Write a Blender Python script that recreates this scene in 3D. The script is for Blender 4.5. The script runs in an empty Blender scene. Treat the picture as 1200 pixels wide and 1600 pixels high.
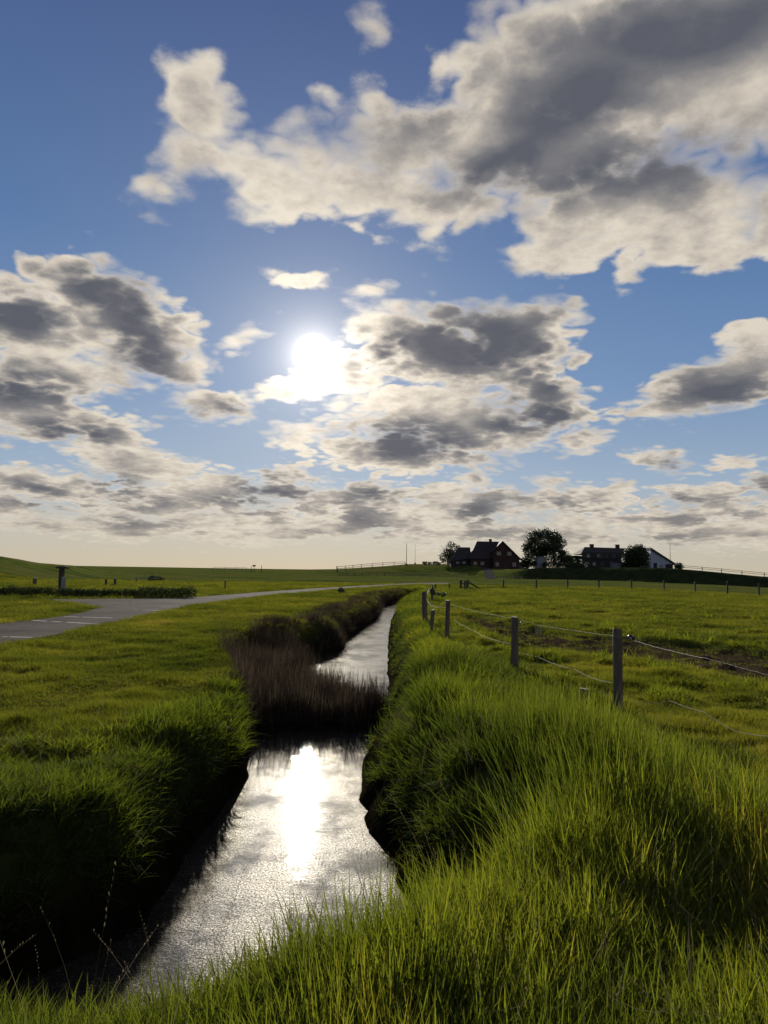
import bpy, bmesh, math, random
import numpy as np
from mathutils import Vector, Matrix
R = math.radians
random.seed(7)
rng = np.random.default_rng(7)
S = bpy.context.scene
C = S.collection

# ------------------------------------------------------------------ camera
PITCH = 4.53      # the camera looks a little up
ROLL = 0.9        # and leans a little, so the horizon falls to the right
CAM_Z = 1.7
cam_data = bpy.data.cameras.new('camera')
cam = bpy.data.objects.new('camera', cam_data)
C.objects.link(cam)
S.camera = cam
cam_data.sensor_fit = 'VERTICAL'
cam_data.sensor_height = 36.0
cam_data.lens = 26.0
cam_data.clip_start = 0.05
cam_data.clip_end = 20000.0
cam.location = (0, 0, CAM_Z)
CAM_M = Matrix.Rotation(R(90 + PITCH), 3, 'X') @ Matrix.Rotation(R(ROLL), 3, 'Z')
cam.rotation_euler = CAM_M.to_euler()
FPX = 1600 * 26.0 / 36.0


def ray(px, py):
    """unit direction through a pixel of the 1200x1600 photograph"""
    return (CAM_M @ Vector(((px - 600) / FPX, (800 - py) / FPX, -1.0))).normalized()


def at_z(px, py, z=0.0):
    d = ray(px, py)
    t = (z - CAM_Z) / d.z
    return (d.x * t, d.y * t)


def at_d(px, py, dist):
    """point of the pixel ray at horizontal distance dist"""
    d = ray(px, py)
    t = dist / math.hypot(d.x, d.y)
    return Vector((d.x * t, d.y * t, CAM_Z + d.z * t))


# ------------------------------------------------------------------ light, sky, exposure
SUN_DIR = ray(490, 555)
SUN_EL = math.asin(SUN_DIR.z)
SUN_AZ = math.atan2(SUN_DIR.x, SUN_DIR.y)
sun_data = bpy.data.lights.new('sun', 'SUN')
sun_data.energy = 5.0
sun_data.angle = R(0.5)
sun_data.color = (1.0, 0.93, 0.80)
sun = bpy.data.objects.new('sun', sun_data)
C.objects.link(sun)
sun.rotation_euler = (-SUN_DIR).to_track_quat('-Z', 'Y').to_euler()

S.view_settings.view_transform = 'Standard'
S.view_settings.look = 'None'
EXPOSURE = 0.75
S.view_settings.exposure = EXPOSURE
S.view_settings.gamma = 1.0
S.render.engine = 'CYCLES'
S.cycles.use_denoising = True
S.cycles.use_adaptive_sampling = True
S.cycles.adaptive_threshold = 0.018
S.cycles.max_bounces = 6
S.cycles.diffuse_bounces = 2
S.cycles.glossy_bounces = 2
S.cycles.transmission_bounces = 5
S.cycles.transparent_max_bounces = 8
S.cycles.sample_clamp_indirect = 4.0
S.cycles.caustics_reflective = False
S.cycles.caustics_refractive = False


class NT:
    """small helper for writing node trees"""
    def __init__(self, tree):
        self.t = tree

    def n(self, kind, ins=None, **kw):
        nd = self.t.nodes.new(kind)
        for k, v in kw.items():
            setattr(nd, k, v)
        for k, v in (ins or {}).items():
            s = nd.inputs[k]
            if hasattr(v, 'is_output'):
                self.t.links.new(v, s)
            else:
                s.default_value = v
        return nd

    def m(self, op, a, b=0.0, c=0.0, clamp=False):
        return self.n('ShaderNodeMath', {0: a, 1: b, 2: c}, operation=op, use_clamp=clamp).outputs[0]

    def v(self, op, a, b=(0, 0, 0)):
        nd = self.n('ShaderNodeVectorMath', {0: a, 1: b}, operation=op)
        return nd.outputs['Value'] if op in ('LENGTH', 'DOT_PRODUCT', 'DISTANCE') else nd.outputs[0]

    def sc(self, a, k):
        nd = self.n('ShaderNodeVectorMath', {0: a}, operation='SCALE')
        if hasattr(k, 'is_output'):
            self.t.links.new(k, nd.inputs['Scale'])
        else:
            nd.inputs['Scale'].default_value = k
        return nd.outputs[0]

    def ss(self, x, lo, hi, a=0.0, b=1.0):
        return self.n('ShaderNodeMapRange', {0: x, 1: lo, 2: hi, 3: a, 4: b}, interpolation_type='SMOOTHSTEP').outputs[0]

    def lin(self, x, lo, hi, a=0.0, b=1.0):
        return self.n('ShaderNodeMapRange', {0: x, 1: lo, 2: hi, 3: a, 4: b}, clamp=True).outputs[0]

    def mix(self, f, a, b, mode='MIX'):
        nd = self.t.nodes.new('ShaderNodeMix')
        nd.data_type = 'RGBA'
        nd.blend_type = mode
        for s, v in ((nd.inputs[0], f), (nd.inputs[6], a), (nd.inputs[7], b)):
            if hasattr(v, 'is_output'):
                self.t.links.new(v, s)
            else:
                s.default_value = (v if not isinstance(v, tuple) else (v + (1,) if len(v) == 3 else v))
        return nd.outputs[2]

    def noise(self, vec, scale, detail=4.0, rough=0.55, dist=0.0, lac=2.0, col=False, dim='3D'):
        nd = self.n('ShaderNodeTexNoise', {'Vector': vec, 'Scale': scale, 'Detail': detail, 'Roughness': rough,
                                           'Distortion': dist, 'Lacunarity': lac}, noise_dimensions=dim)
        return nd.outputs[1] if col else nd.outputs[0]

    def ramp(self, x, stops, interp='LINEAR'):
        nd = self.n('ShaderNodeValToRGB', {0: x})
        cr = nd.color_ramp
        cr.interpolation = interp
        while len(cr.elements) < len(stops):
            cr.elements.new(0.5)
        for e, (p, c) in zip(cr.elements, stops):
            e.position = p
            e.color = tuple(c) + (1,) if len(c) == 3 else c
        return nd.outputs[0]


def srgb(r, g, b):
    f = lambda c: (c / 255 / 12.92) if c <= 10 else ((c / 255 + 0.055) / 1.055) ** 2.4
    return (f(r), f(g), f(b))


def build_sky():
    w = bpy.data.worlds.new('World')
    S.world = w
    w.use_nodes = True
    t = NT(w.node_tree)
    bg = w.node_tree.nodes['Background']
    d = t.n('ShaderNodeTexCoord').outputs['Generated']
    d = t.v('NORMALIZE', d)
    sx = t.n('ShaderNodeSeparateXYZ', {0: d})
    X, Y, Z = sx.outputs
    az = t.m('ARCTAN2', X, Y)
    el = t.m('ARCSINE', Z)
    # clear sky: Nishita, held back round the sun, plus the blue-to-cream fall towards the horizon
    nish = t.n('ShaderNodeTexSky', sky_type='NISHITA', sun_disc=False, sun_elevation=SUN_EL, sun_rotation=SUN_AZ,
               dust_density=0.1, ozone_density=3.0, air_density=1.0).outputs[0]
    elp = t.m('MAXIMUM', Z, 0.0)
    grad = t.ramp(elp, [(0.0, srgb(204, 192, 170)), (0.045, srgb(200, 195, 184)), (0.12, srgb(160, 180, 203)),
                        (0.24, srgb(118, 150, 192)), (0.40, srgb(88, 124, 174)), (0.62, srgb(72, 97, 148)), (1.0, srgb(42, 60, 112))])
    cth = t.v('DOT_PRODUCT', d, tuple(SUN_DIR))
    th = t.m('ARCCOSINE', t.m('MINIMUM', cth, 1.0))          # angle from the sun
    # away from the sun the horizon is bluer, near it paler and warmer
    sky = t.mix(0.15, grad, t.sc(nish, 0.035))
    glow = t.m('POWER', 2.718, t.m('MULTIPLY', th, -7.0))
    sky = t.mix(1.0, sky, t.sc((0.30, 0.25, 0.18), glow), 'ADD')
    glow2 = t.m('POWER', 2.718, t.m('MULTIPLY', th, -32.0))
    sky = t.mix(1.0, sky, t.sc((0.75, 0.68, 0.57), glow2), 'ADD')

    P = t.n('ShaderNodeCombineXYZ', {0: az, 1: el, 2: 0.0}).outputs[0]
    # planar-like coordinates: clouds shrink and flatten towards the horizon
    q = t.sc(d, t.m('DIVIDE', 1.0, t.m('ADD', t.m('MAXIMUM', Z, 0.0), 0.22)))
    w1 = t.noise(q, 1.9, 3.0, 0.5, col=True)
    w2 = t.noise(q, 7.0, 5.0, 0.6, col=True)
    half = (0.5, 0.5, 0.5)
    amp = t.m('ADD', 0.35, t.m('MULTIPLY', elp, 2.2))          # less warp near the horizon
    flat = (1.0, 0.7, 0.0)
    W = t.v('ADD', t.sc(t.v('SUBTRACT', w1, half), 0.11), t.sc(t.v('SUBTRACT', w2, half), 0.052))
    W = t.v('MULTIPLY', t.sc(W, amp), flat)
    PW = t.v('ADD', P, W)
    W0 = t.v('ADD', t.sc(t.v('SUBTRACT', w1, half), 0.11), t.sc(t.v('SUBTRACT', w2, half), 0.03))
    PW0 = t.v('ADD', P, t.v('MULTIPLY', t.sc(W0, amp), flat))

    def field(blobs, vec):
        turned = {}
        acc = None
        for (cx, cy, rx, ry, rot, wt) in blobs:
            rot = 15 * round(rot / 15)
            if rot not in turned:
                turned[rot] = vec if rot == 0 else t.n('ShaderNodeVectorRotate', {'Vector': vec, 'Angle': R(-rot)}, rotation_type='Z_AXIS').outputs[0]
            r = ray(cx, cy)
            a0, e0 = math.atan2(r.x, r.y), math.asin(r.z)
            k = (1155.0 ** 2 + (cx - 600) ** 2 + (cy - 800) ** 2)
            sxr = rx * (1 / 1155.0) * (1155.0 ** 2 / k) ** 0.5 / max(math.cos(e0), 0.5)
            syr = ry * (1 / 1155.0) * (1155.0 ** 2 / k)
            cr, sr = math.cos(R(-rot)), math.sin(R(-rot))
            ca, ce = a0 * cr - e0 * sr, a0 * sr + e0 * cr
            mp = t.n('ShaderNodeVectorMath', {0: turned[rot], 1: (1 / sxr, 1 / syr, 0), 2: (-ca / sxr, -ce / syr, 0)}, operation='MULTIPLY_ADD').outputs[0]
            f = t.m('MULTIPLY_ADD', t.v('LENGTH', mp), -wt, wt)
            acc = f if acc is None else t.m('SMOOTH_MAX', acc, f, 0.15)
        return acc

    body = field(CLOUD_BODIES, PW)
    dark = field(CLOUD_CORES, PW0)
    # cover elsewhere (behind and beside the view) and the broken band low over the horizon
    cov = t.noise(q, 1.15, 3.0, 0.5)
    inview = t.m('MULTIPLY', t.ss(t.m('ABSOLUTE', az), 0.62, 0.80, 1.0, 0.0), t.ss(el, 0.78, 0.95, 1.0, 0.0))
    gen = t.m('MULTIPLY_ADD', cov, 7.0, -3.7)
    gen = t.m('SUBTRACT', gen, t.m('MULTIPLY', inview, 4.0))
    bn = t.noise(q, 3.4, 5.0, 0.6)
    band = t.m('MULTIPLY', t.ss(el, 0.018, 0.05), t.ss(el, 0.09, 0.14, 1.0, 0.0))
    bandf = t.m('SUBTRACT', t.m('MULTIPLY', t.m('MULTIPLY_ADD', bn, 5.0, -2.1), band), t.m('SUBTRACT', 1.0, band))
    D = t.m('SMOOTH_MAX', body, gen, 0.1)
    D = t.m('SMOOTH_MAX', D, bandf, 0.1)
    # fluffy detail of the edges
    fb = t.noise(q, 9.0, 8.0, 0.6)
    fb0 = t.m('SUBTRACT', fb, 0.5)
    # the same detail looked up a little nearer the sun: its slope lights the billows
    tow = t.v('SUBTRACT', tuple(SUN_DIR), d)
    q2 = t.v('ADD', q, t.sc(t.v('NORMALIZE', tow), 0.035))
    fb2 = t.noise(q2, 9.0, 5.0, 0.6)
    relief = t.m('SUBTRACT', fb, fb2)
    bil = t.m('ABSOLUTE', t.m('SUBTRACT', t.noise(q, 5.0, 1.0, 0.5), 0.5))
    bil2 = t.m('ABSOLUTE', t.m('SUBTRACT', t.noise(q, 13.0, 1.0, 0.5), 0.5))
    puff = t.m('MULTIPLY_ADD', bil, 1.2, t.m('MULTIPLY_ADD', bil2, 1.4, -0.20))
    Dd = t.m('ADD', t.m('ADD', D, puff), t.m('MULTIPLY', fb0, 1.0))
    soft = t.m('MULTIPLY_ADD', t.noise(q, 2.7, 1.0), 1.6, -0.35)
    alpha = t.n('ShaderNodeMapRange', {0: Dd, 1: -0.04, 2: t.m('MAXIMUM', soft, 0.22), 3: 0.0, 4: 1.0}, interpolation_type='SMOOTHSTEP').outputs[0]
    thin = t.ss(Dd, 0.02, 0.5)
    midn = t.noise(q, 3.0, 2.5, 0.5)
    core = t.m('MULTIPLY_ADD', dark, 1.75, t.m('MULTIPLY', t.m('SUBTRACT', midn, 0.5), 1.1))
    genc = t.m('SUBTRACT', t.m('SUBTRACT', D, 0.55), t.m('MULTIPLY', t.ss(el, 0.12, 0.25), t.m('MULTIPLY', inview, 3.0)))
    genc = t.m('ADD', genc, t.m('MULTIPLY', t.m('SUBTRACT', midn, 0.5), 3.0))
    thick = t.m('MAXIMUM', t.lin(core, -0.75, 1.05), t.m('MULTIPLY', t.ss(genc, -0.3, 1.0), 0.62))
    thick = t.m('MULTIPLY', thick, t.ss(Dd, 0.05, 0.75))
    shade = t.m('MULTIPLY_ADD', thick, 0.80, t.m('MULTIPLY', t.ss(Dd, 0.05, 0.9), 0.20))
    shade = t.m('ADD', shade, t.m('MULTIPLY', relief, t.m('MULTIPLY_ADD', thick, -0.6, 0.95)), clamp=True)
    ccol = t.ramp(shade, [(0.0, srgb(220, 211, 196)), (0.16, srgb(203, 194, 181)), (0.4, srgb(166, 160, 154)), (0.7, srgb(120, 120, 124)), (1.0, srgb(92, 95, 105))])
    # cloud by the sun is lit through
    lit = t.m('POWER', 2.718, t.m('MULTIPLY', th, -10.5))
    ccol = t.mix(1.0, ccol, t.sc(t.mix(shade, (1.0, 0.86, 0.66), (0.14, 0.11, 0.09)), t.m('MULTIPLY', lit, 0.9)), 'ADD')
    lit2 = t.m('POWER', 2.718, t.m('MULTIPLY', th, -36.0))
    ccol = t.mix(1.0, ccol, t.sc(t.mix(shade, (3.0, 2.8, 2.4), (0.15, 0.12, 0.1)), t.m('MULTIPLY', lit2, 1.0)), 'ADD')
    # distance: low cloud sinks into the pale horizon air
    far = t.m('POWER', 2.718, t.m('MULTIPLY', elp, -26.0))
    ccol = t.mix(t.m('MULTIPLY', far, 0.75), ccol, srgb(202, 190, 168))
    col = t.mix(alpha, sky, ccol)
    # sun, a disc that overexposes, partly behind the cloud edge
    disc = t.m('MULTIPLY_ADD', t.m('POWER', 2.718, t.m('MULTIPLY', th, -70.0)), 0.18, t.ss(th, 0.002, 0.030, 1.0, 0.0))
    col = t.mix(1.0, col, t.sc((9.0, 8.6, 7.8), disc), 'ADD')
    lp = t.ss(Z, -0.02, 0.0)
    col = t.mix(lp, (0.05, 0.06, 0.035), col)
    w.node_tree.links.new(col, bg.inputs[0])
    bg.inputs[1].default_value = 2 ** -EXPOSURE
    w.cycles.sampling_method = 'MANUAL'
    w.cycles.sample_map_resolution = 512


CLOUD_BODIES = [
    # the big cloud, upper right
    (960, 110, 320, 190, 0, 1.3), (1160, 60, 260, 300, 0, 1.2), (800, 200, 220, 130, 10, 1.1), (640, 230, 160, 110, 0, 1.0),
    (1000, 330, 240, 110, 5, 1.2), (900, 250, 200, 110, 0, 1.2), (855, 385, 90, 70, 0, .9), (1080, 385, 110, 65, 0, .9), (325, 170, 95, 100, -20, 1.0), (320, 235, 90, 70, 0, .9),
    (400, 260, 150, 75, -15, .9), (545, 265, 170, 95, 0, .9), (250, 305, 54, 34, 0, .5), (700, 340, 110, 75, 0, .8),
    (975, 430, 40, 36, 30, .6), (606, 40, 22, 46, 15, .2), (1190, 330, 60, 90, 0, .8),
    # dark cloud on the left
    (150, 460, 120, 85, -15, 1.1), (40, 500, 150, 75, 0, 1.1), (235, 535, 100, 60, -20, 1.0), (40, 630, 125, 75, 0, 1.1),
    (160, 672, 95, 42, -10, .9), (280, 575, 60, 36, -20, .8), (90, 575, 150, 50, 0, .9),
    (200, 715, 130, 45, -12, .9), (60, 760, 150, 38, 0, .9), (330, 775, 150, 42, 0, .9), (435, 765, 75, 34, 0, .8),
    (560, 775, 120, 34, 0, .8), (690, 790, 90, 36, 0, .8),
    (330, 632, 95, 32, -5, .75), (475, 445, 60, 20, 0, .42), (575, 460, 58, 20, 0, .42), (375, 535, 44, 24, 30, .35),
    # cloud beside the sun
    (465, 608, 60, 24, 0, .8), (555, 590, 50, 42, 0, .9), (700, 560, 180, 68, -8, 1.1), (800, 540, 105, 70, 0, 1.1), (700, 505, 90, 35, 0, .8),
    (700, 655, 210, 66, 0, 1.1), (850, 630, 80, 52, 0, .9), (900, 678, 52, 20, 0, .7), (640, 705, 170, 42, 0, .9), (470, 690, 55, 30, 0, .7),
    # right
    (1120, 598, 125, 62, 15, 1.2), (1185, 570, 90, 70, 0, 1.2), (980, 636, 34, 22, -20, .32), (1030, 718, 62, 24, -10, .65),
    (1080, 780, 95, 18, 0, .55), (1196, 752, 30, 24, 0, .6), (1145, 725, 45, 9, 0, .4), (755, 755, 42, 30, 0, .6),
    (855, 750, 30, 20, 0, .5), (930, 780, 52, 34, 0, .7), (870, 790, 60, 38, 0, .7), (1120, 832, 200, 34, 0, .7),
    (880, 835, 150, 34, 0, .7), (700, 838, 150, 34, 0, .7), (300, 820, 330, 34, 0, .7),
]
CLOUD_CORES = [
    (790, 262, 120, 55, 15, 1.0), (1060, 30, 260, 85, 0, .9), (900, 160, 130, 120, 30, 1.0), (680, 150, 80, 40, 30, .3), (960, 280, 190, 60, 0, .7),
    (170, 465, 105, 65, -10, 1.0), (225, 535, 80, 38, -25, 1.0), (30, 480, 90, 48, 0, 1.0), (30, 603, 115, 42, -5, 1.0), (110, 668, 90, 22, -5, .9),
    (745, 545, 160, 55, 0, 1.2), (610, 560, 75, 36, 0, 1.0), (850, 575, 60, 58, 0, 1.1), (660, 690, 130, 34, 0, 1.0), (860, 640, 90, 34, 0, .9),
    (790, 655, 60, 24, 0, .7), (190, 752, 55, 18, 0, .8), (60, 765, 50, 13, 0, .7), (80, 795, 85, 12, 0, .7), (265, 640, 40, 15, 0, .5), (350, 634, 36, 14, 0, .6),
    (430, 764, 70, 22, 0, .8), (580, 770, 60, 18, 0, .7), (740, 803, 32, 18, 0, .8), (1140, 600, 85, 36, 0, .9), (1045, 722, 40, 12, -15, .6),
    (1075, 782, 65, 9, 0, .6), (570, 815, 34, 12, 0, .6), (220, 815, 70, 12, 0, .6), (400, 790, 100, 14, 0, .5), (890, 790, 40, 12, 0, .4), (1198, 758, 22, 14, 0, .6),
    (850, 835, 80, 9, 0, .4), (1040, 838, 80, 9, 0, .4),
]
build_sky()


# ------------------------------------------------------------------ helpers
class MB:
    """collects shapes and links them as ONE mesh object"""
    def __init__(self):
        self.v, self.f = [], []

    def add(self, vs, fs):
        n = len(self.v)
        self.v += [tuple(p) for p in vs]
        self.f += [tuple(i + n for i in f) for f in fs]

    def box(self, c, s, rz=0.0, rx=0.0, ry=0.0):
        M = Matrix.Rotation(rz, 3, 'Z') @ Matrix.Rotation(ry, 3, 'Y') @ Matrix.Rotation(rx, 3, 'X')
        vs = [Vector(c) + M @ Vector((i * s[0] / 2, j * s[1] / 2, k * s[2] / 2)) for i in (-1, 1) for j in (-1, 1) for k in (-1, 1)]
        self.add(vs, [(0, 1, 3, 2), (4, 6, 7, 5), (0, 4, 5, 1), (2, 3, 7, 6), (0, 2, 6, 4), (1, 5, 7, 3)])

    def prism(self, prof, y0, y1):
        """profile in (x, z) pushed from y0 to y1"""
        n = len(prof)
        vs = [(x, y0, z) for x, z in prof] + [(x, y1, z) for x, z in prof]
        fs = [tuple(range(n)), tuple(range(2 * n - 1, n - 1, -1))] + [(i, i + n, (i + 1) % n + n, (i + 1) % n) for i in range(n)]
        self.add(vs, fs)

    def tube(self, pts, rad, n=6, cap=True, jitter=0.0):
        pts = [Vector(p) for p in pts]
        rad = rad if isinstance(rad, (list, tuple)) else [rad] * len(pts)
        vs, fs = [], []
        up = Vector((0.13, 0.21, 1)).normalized()
        for i, p in enumerate(pts):
            d = (pts[min(i + 1, len(pts) - 1)] - pts[max(i - 1, 0)]).normalized()
            a = d.cross(up)
            if a.length < 0.25:
                a = d.cross(Vector((1, 0.1, 0)))
            a.normalize()
            b = d.cross(a)
            for k in range(n):
                th = 2 * math.pi * k / n
                rr = rad[i] * (1 + random.uniform(-jitter, jitter))
                vs.append(p + (a * math.cos(th) + b * math.sin(th)) * rr)
        for i in range(len(pts) - 1):
            for k in range(n):
                fs.append((i * n + k, i * n + (k + 1) % n, (i + 1) * n + (k + 1) % n, (i + 1) * n + k))
        if cap:
            fs.append(tuple(range(n - 1, -1, -1)))
            fs.append(tuple((len(pts) - 1) * n + k for k in range(n)))
        self.add(vs, fs)

    def torus(self, c, R1, r, ax, n=16, m=8):
        ax = Vector(ax).normalized()
        a = ax.orthogonal().normalized()
        b = ax.cross(a)
        vs, fs = [], []
        for i in range(n):
            t = 2 * math.pi * i / n
            d = a * math.cos(t) + b * math.sin(t)
            for j in range(m):
                u = 2 * math.pi * j / m
                vs.append(Vector(c) + d * (R1 + r * math.cos(u)) + ax * r * math.sin(u))
        for i in range(n):
            for j in range(m):
                fs.append((i * m + j, i * m + (j + 1) % m, (i + 1) % n * m + (j + 1) % m, (i + 1) % n * m + j))
        self.add(vs, fs)

    def build(self, name, mat, parent=None, smooth=False, bevel=0.0):
        me = bpy.data.meshes.new(name)
        me.from_pydata(self.v, [], self.f)
        me.validate()
        bm = bmesh.new()
        bm.from_mesh(me)
        bmesh.ops.recalc_face_normals(bm, faces=bm.faces)
        bm.to_mesh(me)
        bm.free()
        if smooth:
            me.polygons.foreach_set('use_smooth', [True] * len(me.polygons))
        me.materials.append(mat)
        o = bpy.data.objects.new(name, me)
        C.objects.link(o)
        if parent is not None:
            o.parent = parent
        if bevel:
            b = o.modifiers.new('bevel', 'BEVEL')
            b.width = bevel
            b.segments = 2
        return o


def tag(o, label=None, cat=None, group=None, kind=None):
    for k, v in (('label', label), ('category', cat), ('group', group), ('kind', kind)):
        if v:
            o[k] = v
    return o


def empty(name, loc, rz=0.0):
    o = bpy.data.objects.new(name, None)
    C.objects.link(o)
    o.location = loc
    o.rotation_euler = (0, 0, rz)
    o.empty_display_size = 0.2
    return o


# ------------------------------------------------------------------ numeric noise
_G = np.random.default_rng(3).random((256, 256))


def vnoise(x, y):
    xi, yi = np.floor(x).astype(int), np.floor(y).astype(int)
    fx, fy = x - xi, y - yi
    fx, fy = fx * fx * (3 - 2 * fx), fy * fy * (3 - 2 * fy)
    a, b = _G[xi % 256, yi % 256], _G[(xi + 1) % 256, yi % 256]
    c, d = _G[xi % 256, (yi + 1) % 256], _G[(xi + 1) % 256, (yi + 1) % 256]
    return (a * (1 - fx) + b * fx) * (1 - fy) + (c * (1 - fx) + d * fx) * fy - 0.5


def fbm(x, y, sc, oct=4, g=0.5):
    t, a = 0, 1.0
    for i in range(oct):
        t = t + a * vnoise(x / sc + 17.3 * i, y / sc - 9.1 * i)
        sc *= 0.5
        a *= g
    return t


def sstep(t):
    t = np.clip(t, 0, 1)
    return t * t * (3 - 2 * t)


def sdist(x, y, poly):
    """signed distance to a closed polygon, negative inside"""
    p = np.array(poly, float)
    d2 = np.full(x.shape, 1e18)
    ins = np.zeros(x.shape, bool)
    for i in range(len(p)):
        ax, ay = p[i]
        bx, by = p[(i + 1) % len(p)]
        ex, ey = bx - ax, by - ay
        t = np.clip(((x - ax) * ex + (y - ay) * ey) / (ex * ex + ey * ey), 0, 1)
        d2 = np.minimum(d2, (x - ax - t * ex) ** 2 + (y - ay - t * ey) ** 2)
        if ey != 0:
            c = ((ay > y) != (by > y)) & (x < ex * (y - ay) / ey + ax)
            ins ^= c
    d = np.sqrt(d2)
    return np.where(ins, -d, d)


# ------------------------------------------------------------------ the lie of the land
WZ = -0.95                                           # water level, field at 0
W = lambda *pts: [at_z(a, b, WZ) for a, b in pts]
LEFT_BANK = [(-14, 5.6), (-6, 4.9), (-3.4, 4.55), (-2.7, 4.55), (-2.25, 4.95)] + W((225, 1450), (292, 1345), (358, 1250), (388, 1200), (392, 1160))
ISLAND = W((425, 1142), (500, 1142), (560, 1141), (597, 1130), (606, 1117), (588, 1108), (540, 1100), (500, 1084), (472, 1060), (470, 1040))
LEFT_FAR = W((484, 1028), (505, 1021), (538, 1014), (536, 1002), (560, 985), (590, 966), (597, 948), (640, 937.5)) + [(6, 72), (11, 82), (20, 92)]
RIGHT_FAR = [(21.5, 90.5), (12.5, 80), (7.5, 71)] + W((652, 936), (626, 950), (612, 967), (607, 1000), (606, 1050), (612, 1100), (592, 1150), (572, 1185))
RIGHT_BANK = W((562, 1215), (568, 1262), (586, 1312), (615, 1362), (645, 1410), (662, 1450)) + [(0.35, 4.9), (0.2, 4.3), (-0.15, 3.8), (-0.8, 3.5), (-6, 3.4), (-14, 3.6)]
WATER = LEFT_BANK + ISLAND + LEFT_FAR + RIGHT_FAR + RIGHT_BANK
MARSH = W((388, 1168), (425, 1143), (560, 1142), (600, 1131), (608, 1116), (590, 1106), (540, 1098), (498, 1082), (468, 1055), (466, 1030), (400, 1032), (345, 1066), (352, 1100), (372, 1140))
ROAD = [at_z(a, b) for a, b in ((-260, 1075), (-100, 1033), (0, 1008), (100, 990), (200, 968), (300, 945.5), (430, 930), (550, 920), (650, 913.5), (700, 912.5),
                                (700, 910.6), (650, 910.8), (550, 916), (430, 923.5), (300, 933.5), (200, 935.5), (100, 936.6), (62, 936.8), (66, 938), (110, 942),
                                (145, 947.5), (150, 951), (125, 958), (70, 967), (0, 974), (-100, 984), (-260, 1002))]
MUD = [at_z(a, b) for a, b in ((715, 962), (760, 966), (850, 984), (1000, 998), (1120, 1012), (1300, 1030), (1300, 1085), (1200, 1062), (1080, 1040), (960, 1024), (870, 1011), (800, 1003), (750, 985))]
# (pixel column, foot row, skyline row, slope width)
RISE = [(-900, 925, 850, 30), (-300, 914, 852, 45), (0, 909, 869.5, 45), (30, 908, 874, 45), (60, 907, 879.5, 45), (110, 905, 883.3, 45)]
TERP = [(490, 899, 889.6, 60), (525, 900, 889.2, 60), (600, 901, 884.5, 55), (640, 901, 881.2, 50), (700, 902, 881.5, 50), (738, 903, 882.5, 45), (760, 904, 887.5, 45), (800, 905, 889.5, 28), (825, 905, 888.5, 10),
        (850, 905, 887, 9), (900, 906, 886.5, 8), (1000, 909, 886.8, 6), (1050, 911, 888, 6), (1100, 913, 892, 5.5), (1150, 915.5, 897, 5), (1200, 918, 901.6, 5), (1300, 925, 910, 5)]
DIP = [(0.20, 0.0), (0.35, -0.14), (0.435, -0.42), (0.52, -0.8), (0.62, -1.2)]      # the field falls away to the far right


def _rise_table():
    px, F, Wd, T = [], [], [], []
    for (c, foot, sky_, wd) in RISE + [(170, 901, None, 45), (300, 900, None, 45), (420, 899, None, 60)] + TERP:
        x, y = at_z(c, foot, np.interp((c - 600) / FPX, [a for a, _ in DIP], [b for _, b in DIP]) if c > 800 else 0.0)
        f = math.hypot(x, y)
        px.append(x / y)
        F.append(f)
        Wd.append(wd)
        T.append(0.9 if sky_ is None and c < 200 else (0.35 if sky_ is None else at_d(c, sky_, f + wd).z))
    return [np.array(a) for a in (px, F, Wd, T)]


RT = _rise_table()


def base_height(x, y):
    """field, dyke and terp, without the ditch"""
    d = np.hypot(x, y)
    u = np.where(y > 0.1, x / np.maximum(y, 0.1), 99.0)
    F, Wd, T = (np.interp(u, RT[0], a) for a in RT[1:])
    T = T * sstep((1.6 - np.abs(u)) / 0.9)
    tt = np.clip((d - F) / Wd, 0, 1)
    dip = np.interp(u, [a for a, _ in DIP], [b for _, b in DIP]) * sstep((d - 45) / 90) * (u < 50)
    rise = (T - dip) * (0.5 * tt + 0.5 * sstep(tt)) + dip
    z = rise + 0.10 * fbm(x, y, 14.0, 3) * sstep(d / 8) * sstep((230 - d) / 60)
    return z


FENCE = [(3.3, 0.0), (3.05, 5.7), (2.84, 9.0), (2.2, 12.6), (1.6, 18.5), (1.5, 24.0), (2.6, 40.0), (8, 62)]


def fence_x(y):
    f = np.array(FENCE)
    return np.interp(y, f[:, 1], f[:, 0])


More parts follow.
